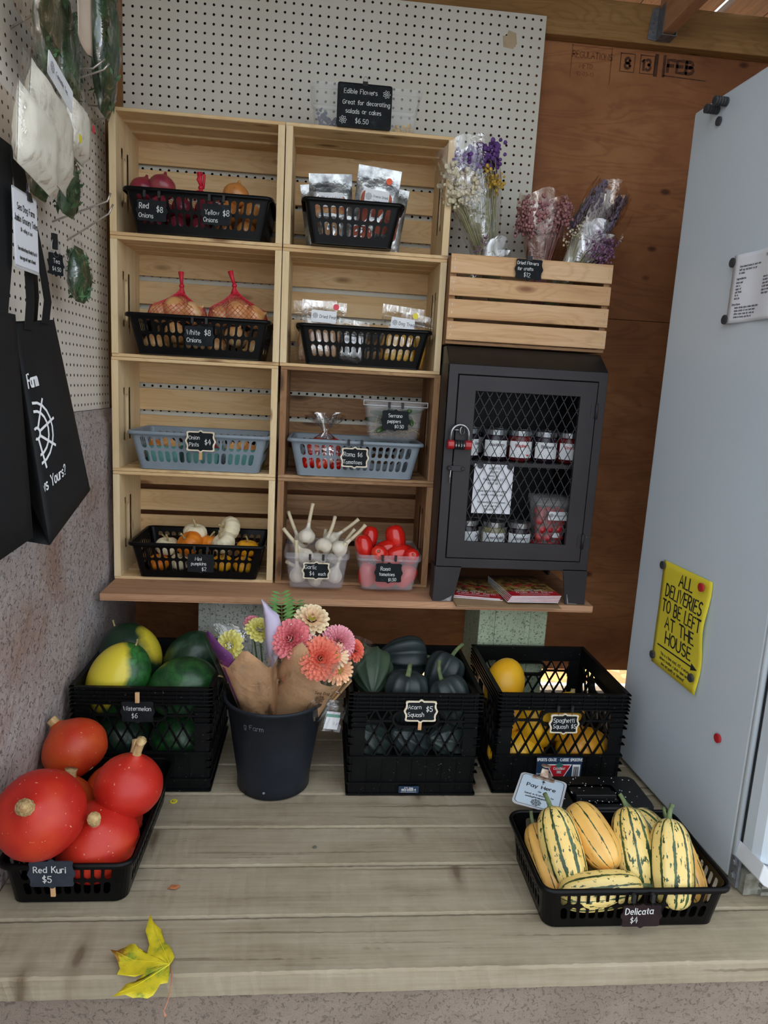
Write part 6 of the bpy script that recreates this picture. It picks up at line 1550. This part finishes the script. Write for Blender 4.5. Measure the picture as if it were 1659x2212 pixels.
    bloom(b2, m2, 'bloom', (.532, -.385, .412), (-.25, -.8, .45), petal_bloom(.052, 9, 20, None, .6, 1.0, 4, .5, .3), 'petal_pink')
    bloom(b2, m2, 'bloom', (.578, -.35, .452), (.1, -.6, .75), petal_bloom(.046, 5, 18, None, .4, 1.0, 5, .25, .3), 'petal_cream', 'flower_eye', .22, .042)
    bloom(b2, m2, 'bloom', (.602, -.412, .375), (.05, -.85, .4), petal_bloom(.055, 9, 24, None, .6, .95, 6, .5, .45), 'petal_coral')
    bloom(b2, m2, 'bloom', (.645, -.375, .402), (.25, -.7, .5), petal_bloom(.047, 9, 32, None, .4, .95, 7, .5, .3), 'petal_mauve')
    bloom(b2, m2, 'bloom', (.648, -.410, .348), (.3, -.8, .3), petal_bloom(.040, 3, 22, None, .3, .9, 8, .2, .4), 'petal_peach', 'flower_eye', .32, .036)
    bloom(b2, m2, 'bloom', (.640, -.415, .385), (.1, -.85, .45), petal_bloom(.034, 2, 20, None, .3, .8, 9, .15, .4), 'petal_cream', 'flower_eye', .28, .03)
    bloom(b2, m2, 'bloom', (.684, -.365, .38), (.5, -.5, .5), petal_bloom(.033, 6, 18, None, .4, .95, 10), 'petal_coral')
    LP = [(.456, .512), (.470, .498), (.482, .484), (.492, .478), (.498, .472), (.505, .448), (.510, .423), (.511, .396)]; LQ = [(.456, .512), (.459, .490), (.462, .466), (.464, .442), (.466, .418), (.469, .390), (.474, .36), (.484, .33)]
    mb = MB()
    for i in range(8):
        for j in range(4):
            t_ = j/3; x = LP[i][0]*(1-t_)+LQ[i][0]*t_; z = LP[i][1]*(1-t_)+LQ[i][1]*t_; mb.v.append(tuple(m2 @ Vector((x, -.376-.010*math.sin(t_*PI)-.004*i/7, z))))
    mb.f = [(i*4+j, i*4+j+1, i*4+j+5, i*4+j+4) for i in range(7) for j in range(3)]
    mb.build('tissue_sheet', 'tissue_lilac', b2, smooth=True, solid=.0004)
    r = random.Random(2); mb = MB()
    for i in range(60):
        p = m2 @ Vector((.578+r.gauss(0, .017), -.395+r.gauss(0, .01), .420+r.gauss(0, .012))); mb.ball(p, (.0022, .0022, .0018), 5, 4)
    mb.build('small_white_florets', 'white_floret', b2)['kind'] = 'stuff'
    mb = MB()
    def frond(base, tip, w, n, bend):
        base, tip = Vector(base), Vector(tip); d = tip-base; side = d.cross(Vector((0, -1, 0))).normalized()
        pts = [base+d*(i/n)+Vector((0, -bend*math.sin(PI*i/n), 0)) for i in range(n+1)]
        mb.tube([m2 @ p for p in pts], [.0014*(1-.8*i/n) for i in range(n+1)], 4)
        for i in range(1, n):
            L = w*math.sin(PI*(.15+.85*(1-i/n)))**.8
            for s_ in (-1, 1):
                a = pts[i]; e = a+side*s_*L+d.normalized()*L*.45+Vector((0, -.004, 0)); m_ = (a*.55+e*.45); o = d.normalized()*L*.17
                mb.add([m2 @ a, m2 @ (m_+o), m2 @ e, m2 @ (m_-o*.8)], [(0, 1, 2, 3)])
    frond((.512, -.345, .37), (.500, -.345, .525), .036, 17, .012); frond((.525, -.33, .37), (.54, -.33, .50), .03, 15, .0)
    mb.build('fern_frond', 'leaf_green', b2)
    # paper stamp
    mb = MB(); write(mb, 'Sea Dog', 0, .020, .010, .0018, jit=.3); wheel(mb, .0, .0, .013, .002); write(mb, 'Farm', 0, -.028, .010, .0018, jit=.3)
    mb.v = [(x*.8+.01, 0, z*.8) for x, y, z in mb.v]
    def on_cone(x, z):
        L = .386; s_ = .268+z; rr = .02+(.104-.02)*(s_/L)+.016; a = -PI/2+.30+x/rr; return (rr*math.cos(a), rr*math.sin(a)*.8-.003, s_)
    mb.v = [on_cone(x, z) for x, y, z in mb.v]; M('stamp_brown', S(78, 50, 32), S(66, 42, 28), 90, .9); mb.build('lettering', 'stamp_brown', b2)
    # sachet pegged to the rim
    t = thing('sachet_bag', 'small clear bag of white sachets pegged to the bucket rim', 'bag', (.634, -.368, .160), (0, math.radians(14), math.radians(18)))
    pillow(.058, .085, .014, 8, 8, .1, .0014, 3).build('film', 'clear_crinkle', t, smooth=True)
    for i in range(3): MB().bb((-.02, -.003+.003*i, .008+.006*i), (.018, -.001+.003*i, .04+.006*i)).build('sachet', 'print_white' if i != 1 else 'print_teal', t)
    o = thing('clothes_peg', 'wooden clothes peg gripping the bucket rim beside the bouquet', 'peg', (.652, -.352, .262), (math.radians(15), math.radians(32), math.radians(20)))
    for s_ in (-1, 1): MB().loft([[(s_*.0045-.003, -.004, -.03), (s_*.0045+.003, -.004, -.03), (s_*.0045+.003, .004, -.03), (s_*.0045-.003, .004, -.03)], [(s_*.008-.0025, -.004, .045), (s_*.008+.0025, -.004, .045), (s_*.008+.0025, .004, .045), (s_*.008-.0025, .004, .045)]]).build('peg_half', 'peg_wood', o)
    MB().tube([(-.008, -.0045, 0), (0, -.0065, .002), (.008, -.0045, 0)], .001, 5).build('spring', 'steel', o)
build_bucket()

# ------------------------------------------------------------------ dried flower bunches
def build_dried():
    M('dry_stem', S(176, 172, 128), S(140, 138, 98), 30, .85); M('dry_purple', S(110, 72, 140), S(84, 54, 116), 50, .9); M('dry_cream', S(222, 212, 186), S(196, 184, 154), 50, .9)
    M('dry_yellow', S(206, 170, 70), S(176, 140, 56), 50, .9); M('dry_pink', S(176, 126, 124), S(146, 98, 100), 50, .9); M('dry_lavender', S(120, 108, 124), S(92, 82, 98), 50, .9); M('dry_mauve', S(140, 100, 130), S(110, 76, 106), 50, .9); M('dry_grey', S(150, 146, 128), S(120, 114, 100), 40, .9)
    def bunch(label, base, top, w, heads, film, n=60, seed=0, stem='dry_stem', ht=.62, fw=1.0, stalk=.0009):
        r = random.Random(seed); base = Vector(base); top = Vector(top); d = top-base; L = d.length; q = d.normalized()
        yv = Vector((0, 1, 0)); yv = (yv-q*yv.dot(q)).normalized(); xv = yv.cross(q)
        t = thing('dried_flower_bunch', label, 'dried flowers', base, None, 'dried flower bunches in the crate')
        P = lambda a, b, s_: xv*a+yv*b+q*s_
        sm = MB(); ends = []
        for i in range(n):
            a = r.uniform(-1, 1); b = r.uniform(-1, 1); e = L*r.uniform(.6, .97); k = w/2
            p0 = P(a*.25*k, b*.2*k, -.11); p1 = P(a*.3*k, b*.25*k, L*.05); p2 = P(a*.62*k, b*.42*k, L*.45); p3 = P(a*k*.95, b*k*.6, e)
            sm.tube([p0, p1, p2, p3], [stalk, stalk, stalk*.9, stalk*.6], 3, cap=False); ends.append((a, b, e, p3))
        sm.build('stems', stem, t)['kind'] = 'stuff'
        for nm, mat, cond, size, cnt, long_ in heads:
            hb = MB()
            for a, b, e, p in ends:
                if not cond(a, e/L): continue
                for j in range(cnt):
                    s_ = size*r.uniform(.6, 1.3); o = Vector((r.gauss(0, .008), r.gauss(0, .008), r.gauss(0, .012)))
                    if long_: o = q*r.uniform(-.05, .02)+Vector((r.gauss(0, .0015), r.gauss(0, .0015), 0))
                    hb.ball(p+o, (s_, s_, s_*(1.6 if long_ else 1)), 5, 4)
            hb.build(nm, mat, t)['kind'] = 'stuff'
        fl = MB(); ph = r.uniform(0, 6)
        def f(u, v):
            a = 2*PI*u; k = w/2*fw*(.30+.95*(v**.75))*(1 if v < .85 else 1-.9*(v-.85)); k += .004*math.sin(6*a+ph+9*v)
            return tuple(P(k*math.cos(a), k*.62*math.sin(a), -.02+(L+.04)*v+.01*math.sin(3*a)*v))
        fl.grid(f, 24, 12); fl.build('film_wrap', film, t, smooth=True)
        return t
    bunch('tall bunch of purple, cream and yellow dried flowers leaning left', (1.045, .045, 1.40), (.945, .02, 1.69), .165, [('purple_heads', 'dry_purple', lambda a, e: a > -.45 and e > .82, .0058, 20, False), ('cream_heads', 'dry_cream', lambda a, e: a < -.05 and e < .86, .0062, 18, False), ('yellow_heads', 'dry_yellow', lambda a, e: a > .5 and e < .82, .0046, 9, False)], 'clear_crinkle', 110, 1, stalk=.0014)
    bunch('short wide bunch of dusty pink dried flowers in cloudy film', (1.205, .07, 1.39), (1.20, .07, 1.585), .135, [('pink_heads', 'dry_pink', lambda a, e: True, .0046, 26, False)], 'tan_film', 70, 2, 'dry_pink')
    bunch('bunch of grey lavender spikes leaning right in clear film', (1.29, .10, 1.40), (1.405, .09, 1.63), .115, [('lavender_spikes', 'dry_lavender', lambda a, e: e > .55, .0034, 18, True)], 'tan_film', 110, 3, 'dry_grey')
    bunch('low bunch of mauve dried statice behind the price sign side', (1.27, .0, 1.37), (1.335, -.01, 1.495), .12, [('mauve_heads', 'dry_mauve', lambda a, e: a > -.1, .0042, 14, False), ('white_heads', 'dry_cream', lambda a, e: a < -.7, .003, 5, False)], 'clear_crinkle', 60, 4)
    bunch('small bunch of dried stems in crumpled film at the left crate edge', (1.00, .0, 1.36), (1.055, .0, 1.435), .09, [('purple_heads', 'dry_mauve', lambda a, e: a < -.6, .003, 4, False)], 'clear_crinkle', 24, 5)
    t = thing('paper_tag_ribbon', 'thin clear ribbon tail curling off the lavender bunch', 'ribbon', (1.455, .085, 1.53))
    MB().grid(lambda u, v: (.02-.035*u+.012*(v-.5), .01*math.sin(u*3), .045-.10*u+.01*(v-.5)), 8, 1).build('ribbon', 'tan_film', t)
build_dried()

# ------------------------------------------------------------------ left wall: hooks, bags, tote
def build_left():
    XW = -.045
    def hook(label, y, z0, mid, tip):
        o = MB().tube([(XW-.004, 0, 0), (mid[0], 0, mid[1]-z0), (tip[0], 0, tip[1]-z0)], .0023, 7).build('peg_hook', 'hook_wire', None, smooth=True, loc=(0, y, z0)); tag(o, label, 'hook', 'hooks on the left pegboard')
    for lab, y, z, m, t in (('wire hook at the top left carrying the tan bags', -.468, 1.678, (.045, 1.735), (.06, 1.76)), ('upper wire hook of the pair above the white powder bags', -.309, 1.669, (.06, 1.682), (.085, 1.703)), ('lower wire hook of the pair above the white powder bags', -.26, 1.652, (.068, 1.700), (.08, 1.714)),
                            ('upper wire hook beside the top crate corner', -.014, 1.705, (.010, 1.707), (.026, 1.724)), ('lower wire hook beside the top crate corner', .017, 1.673, (.006, 1.697), (.017, 1.716)), ('wire hook holding the tote bags', -.482, 1.380, (.06, 1.405), (.072, 1.417)),
                            ('long wire hook with the small black tag', -.281, 1.363, (.078, 1.418), (.085, 1.436)), ('long wire hook with the lowest herb bag', -.189, 1.339, (.054, 1.410), (.064, 1.432))):
        hook(lab, y, z, m, t)
    skin_noise('herb_green', S(62, 92, 56), S(38, 62, 40), S(96, 122, 84), 30, .7, bump=.8); M('herb_leaf', S(84, 122, 76), S(44, 74, 46), 40, .6); M('powder', S(232, 228, 214), S(220, 214, 198), 8, .9)
    ROT = PI/2
    def leafy(t, w, h, th, n, seed, mat='herb_leaf'):
        r = random.Random(seed); mb = MB()
        for i in range(n):
            v = r.uniform(.08, .78); tp = .55+.45*min(1, v/.3) if v < .3 else 1 if v < .6 else .8; u = r.uniform(-.42, .42)*tp; e = math.sqrt(max(0, 1-(2*u/tp)**2))*.85; L = r.uniform(.008, .015)
            mb.add([(-L, 0, 0), (-L*.2, 0, L*.32), (L, 0, 0), (-L*.2, 0, -L*.32)], [(0, 1, 2), (0, 2, 3)], TR((u*w, r.uniform(-.5, .5)*th*e*.95, v*h), (r.uniform(0, 6), r.uniform(0, 6), r.uniform(0, 6))))
        mb.build('dried_leaves', mat, t)['kind'] = 'stuff'
    def tapered(w, h, th, seed, film, t, bottom=.5, top=.35, name='film', grow=1):
        r = random.Random(seed); ph = r.uniform(0, 6)
        def f(u, v):
            a = 2*PI*u; s_ = math.sin(PI*min(1, max(0, v)))**.45; prof = (bottom+(1-bottom)*min(1, v/.3)) if v < .3 else (1 if v < .6 else 1-(1-top)*(v-.6)/.4)
            th_ = th*s_*(1 if v < .7 else 1-.9*(v-.7)/.3); k = 1+.05*math.sin(4*a+9*v+ph)
            return (w/2*prof*math.cos(a)*k*grow, th_/2*math.sin(a)*k*grow, h*v)
        return MB().grid(f, 20, 16).build(name, film, t, smooth=True)
    def herb(label, loc, w, h, th, seed, tilt=0, n=170, rz=ROT):
        t = thing('herb_bag', label, 'bag', loc, (math.radians(tilt), 0, rz), 'bags of dried herbs on the left wall')
        tapered(w*.93, h*.88, th*.9, seed, 'herb_green', t, .55, .6, 'contents', .9); leafy(t, w*.92, h, th, n, seed); tapered(w, h, th, seed+5, 'clear_crinkle', t, .5, .5)
        return t
    herb('dark herb bag at the top left, behind the tan bags', (.035, -.50, 1.590), .115, .20, .045, 1); herb('dark herb bag hanging lower in the middle of the top group', (.03, -.385, 1.575), .125, .24, .05, 2)
    herb('herb bag at the top right beside the corner post', (.045, -.165, 1.685), .165, .30, .065, 3); herb('herb bag behind the top right one, reaching lowest', (.008, -.055, 1.668), .14, .26, .055, 4)
    herb('small herb bag behind the middle one near the hooks', (.0, -.27, 1.60), .11, .2, .04, 6)
    herb('herb bag with a silver label under the white powder bags', (.035, -.415, 1.352), .125, .16, .05, 7, n=200); herb('dark herb bag half hidden behind the labelled one', (.0, -.47, 1.37), .12, .14, .04, 8)
    t = herb('lowest herb bag of large pale leaves hanging over the board', (.03, -.335, 1.185), .12, .135, .05, 9, n=200)
    def powder(label, loc, w, h, th, seed, tilt=0, lab=None, sticker=None, fill='powder', film='clear_bag', fz=.72):
        t = thing('zip_bag', label, 'bag', loc, (0, math.radians(tilt), ROT), 'zip bags on the left wall')
        if fill: pillow(w*.94, h*fz, th*.9, 8, 10, .02, .002, seed).build('contents', fill, t, smooth=True)
        pillow(w, h, th*1.12, 8, 12, .16, .002, seed+3).build('film', film, t, smooth=True)
        if lab: label_card(t, w*.62, h*.2, -.0, h*.80, -th*.24-.002, lab)
        if sticker: disc_sticker(t, sticker[1]*w, h*sticker[2], -th*.4-.002, .008, sticker[0])
        return t
    powder('large zip bag of white powder with a printed label', (.085, -.655, 1.375), .19, .205, .05, 1, 12, [('Camomile Tea', -.2, -.05, .008)], ('sticker_yellow', .45, .55))
    powder('white powder bag hanging behind the labelled one', (.05, -.60, 1.372), .18, .19, .04, 2, 10); powder('narrow white powder bag at the right of the group', (.07, -.468, 1.455), .105, .15, .05, 3, 6, None, ('sticker_red', .4, .5))
    powder('tan clear bag hanging empty looking below the powder bags', (.03, -.67, 1.335), .2, .16, .02, 4, 6, None, None, None, 'tan_film'); powder('white powder bag at the left frame edge', (.11, -.775, 1.33), .15, .17, .04, 5, 8)
    powder('tan clear bag at the very top left', (.04, -.60, 1.625), .13, .16, .015, 6, 8, None, None, None, 'tan_film'); powder('second tan clear bag at the top left', (.06, -.545, 1.635), .10, .15, .015, 7, 6, None, None, None, 'tan_film')
    t = thing('paper_sleeve', 'beige paper sleeve hanging in front of the top herb bags', 'bag', (.085, -.44, 1.662), (0, 0, ROT)); MB().grid(lambda u, v: ((u-.5)*.075, .003*math.sin(u*5), .12*v+.02*abs(u-.7)*(1-v)), 6, 6).build('sheet', M('sleeve_paper', S(214, 196, 178), S(204, 184, 164), 14, .8), t, smooth=True, solid=.0008)
    # black tag with carabiner
    t = thing('hook_tag', 'small black tag with chalk writing on a key ring', 'tag', (.005, -.405, 1.255), (0, 0, math.radians(70)))
    MB().prism(ornate(.022, .022), -.0012, .0012, TR((0, 0, .0))).build('board', 'chalkboard', t); mb = MB(); write(mb, 'Tea', 0, .002, .009, .0011, y=-.0016); write(mb, '$4.50', 0, -.014, .008, .0011, y=-.0016); mb.build('lettering', 'chalk', t)
    MB().tube([(.012*math.cos(a), 0, .034+.02*math.sin(a)) for a in [2*PI*i/14 for i in range(14)]], .0014, 6, closed=True).build('key_ring', 'steel', t, smooth=True)
    MB().bb((-.009, -.003, .030), (.004, .003, .062)).build('strap', 'black_rubber', t)
    # laminated sign on a binder clip
    t = thing('tote_notice', 'laminated white notice about jumbo grocery totes clipped beside the straps', 'notice', (.085, -.757, 1.254), (0, math.radians(-1), ROT+math.radians(2)))
    MB().prism(rrect(.053, .062, .003, 2), -.0004, .0004).build('laminate', 'laminate', t); MB().prism([(x*.95, z*.93+.001) for x, z in rrect(.053, .062, .002, 2)], -.001, -.0004).build('sheet', 'paper', t)
    mb = MB(); y = -.0016
    write(mb, 'Sea Dog Farm', .0, .030, .0098, .0014, y=y, sx=.9); write(mb, 'Jumbo Grocery Totes', 0, .012, .0098, .0014, y=y, sx=.78); write(mb, '$6 (selling at cost)', 0, -.002, .0058, .0009, y=y, sx=.75)
    write(mb, 'These reinforced bags will easily fit up to 8', 0, -.032, .0055, .0009, y=y, sx=.55); write(mb, 'dozen eggs and 4 quarts of berries!', 0, -.046, .0055, .0009, y=y, sx=.55); mb.build('lettering', 'ink', t)
    c = obj('binder_clip', None, t); MB().loft([[(x, -.005, .052), (x, .005, .052), (x, .002, .066), (x, -.002, .066)] for x in (.008, .024)]).build('clip_jaw', 'black_rubber', c); MB().tube([(.012, 0, .064), (.013, 0, .078), (.016, 0, .082), (.02, 0, .078), (.021, 0, .064)], .0008, 5).build('clip_wire', 'steel', c)
    # tote bags
    k = NT('tote_fabric'); v = k.coord(True); k.bump(k.noise(v, 600, 2), .15, .0006); k.fin(k.ramp(k.noise(v, 9), [(.35, S(26, 28, 30)), (.65, S(20, 21, 24))]), .72, 0, .3)
    def lerp(a, b, t_): return tuple(p+(q-p)*t_ for p, q in zip(a, b))
    def quad(c, nu=8, nv=8, bulge=0, axis=(1, 0, 0)):
        def f(u, v):
            p = lerp(lerp(c[0], c[1], u), lerp(c[3], c[2], u), v); b = bulge*math.sin(PI*u)*math.sin(PI*v); return tuple(p[i]+b*axis[i] for i in range(3))
        return MB().grid(f, nu, nv)
    t = thing('tote_bag', 'black jumbo tote bag with white ship wheel logo hanging on the left wall', 'bag', (.06, -.66, .78))
    L = lambda p: (p[0]-.06, p[1]+.66, p[2]-.78)
    TL, TRr, BR, BL = (.062, -.755, 1.108), (.055, -.573, 1.128), (.155, -.690, .822), (.17, -.912, .757)
    TL, TRr, BR, BL = (.06, -.757, 1.106), (.05, -.550, 1.13), (.115, -.558, .793), (.125, -.805, .735)
    quad([L(BL), L(BR), L(TRr), L(TL)], 12, 14, .012).build('front_panel', 'tote_fabric', t, smooth=True, solid=.0012)
    bTL, bTR, bBR, bBL = (.02, -.75, 1.106), (.012, -.56, 1.125), (-.015, -.52, .80), (-.012, -.74, .735)
    quad([L(bBL), L(bBR), L(bTR), L(bTL)], 6, 6).build('back_panel', 'tote_fabric', t, smooth=True, solid=.0012)
    gm, gb = (.035, -.735, 1.06), (.05, -.72, .825)
    quad([L(BL), L(gb), L(gm), L(TL)], 4, 6).build('side_gusset', 'tote_fabric', t, smooth=True, solid=.0012); quad([L(gb), L(bBL), L(bTL), L(gm)], 4, 6).build('side_gusset', 'tote_fabric', t, smooth=True, solid=.0012)
    quad([L(BR), L(bBR), L(bTR), L(TRr)], 4, 6).build('side_gusset', 'tote_fabric', t, smooth=True, solid=.0012); quad([L(BL), L(BR), L(bBR), L(bBL)], 4, 4).build('bottom_panel', 'tote_fabric', t, smooth=True, solid=.0012)
    def strap(pts, w, nm='strap'):
        mb = MB(); n = len(pts); rings = []
        fn = lambda u, v: None
        P = [Vector(L(p)) for p in pts]; vs = []
        for i, p in enumerate(P): vs += [tuple(p+Vector((0, -w/2, 0))), tuple(p+Vector((0, w/2, 0)))]
        mb.add(vs, [(2*i, 2*i+1, 2*i+3, 2*i+2) for i in range(n-1)]); return mb.build(nm, 'tote_fabric', t, solid=.0015)
    strap([(.063, -.705, 1.10), (.066, -.700, 1.15), (.07, -.715, 1.22), (.072, -.735, 1.29), (.07, -.75, 1.36), (.066, -.745, 1.385)], .034)
    strap([(.058, -.615, 1.118), (.060, -.605, 1.16), (.062, -.625, 1.20), (.066, -.665, 1.26), (.067, -.71, 1.33), (.066, -.735, 1.385)], .034); strap([(.03, -.60, 1.115), (.03, -.585, 1.17), (.04, -.62, 1.25), (.05, -.69, 1.33), (.06, -.735, 1.383)], .032)
    # logo on the front panel
    mb = MB(); wheel(mb, 0, 0, .05, .0045); write(mb, 'Who Grows Yours?', -.005, -.095, .018, .003, 'c', .8); write(mb, 'Sea Dog Farm', -.02, .075, .022, .0036, 'c', .55)
    def onp(x, z):
        u = .06+x/.205; vv = .50+z/.36; p = lerp(lerp(BL, BR, u), lerp(TL, TRr, u), vv); b = .012*math.sin(PI*min(1, max(0, u)))*math.sin(PI*vv)
        return L((p[0]+b+.0016, p[1], p[2]))
    keep = [f for f in mb.f if all(.02 < .06+mb.v[i][0]/.205 < .97 for i in f)]
    mb.f = keep; mb.v = [onp(x, z) for x, y, z in mb.v]; mb.build('lettering', 'print_white', t)
    t2 = thing('tote_bag', 'second black tote bag hanging at the left frame edge', 'bag', (.05, -.86, .75)); L2 = lambda p: (p[0]-.05, p[1]+.86, p[2]-.75)
    a, b_, c_, d_ = (.10, -1.02, .735), (.11, -.835, .755), (.07, -.775, 1.12), (.07, -1.0, 1.12)
    quad([L2(a), L2(b_), L2(c_), L2(d_)], 8, 8, .01).build('front_panel', 'tote_fabric', t2, smooth=True, solid=.0012)
    e, f_ = (-.012, -.78, .80), (.0, -.765, 1.12); quad([L2(b_), L2(e), L2(f_), L2(c_)], 4, 6).build('side_gusset', 'tote_fabric', t2, smooth=True, solid=.0012)
    mb = MB(); P = [L2(p) for p in ((.07, -.83, 1.11), (.072, -.81, 1.2), (.072, -.80, 1.3), (.066, -.775, 1.387))]; vs = []
    for p in P: vs += [(p[0], p[1]-.035, p[2]), (p[0], p[1]+.025, p[2])]
    mb.add(vs, [(2*i, 2*i+1, 2*i+3, 2*i+2) for i in range(3)]); mb.build('strap', 'tote_fabric', t2, solid=.0015)
build_left()
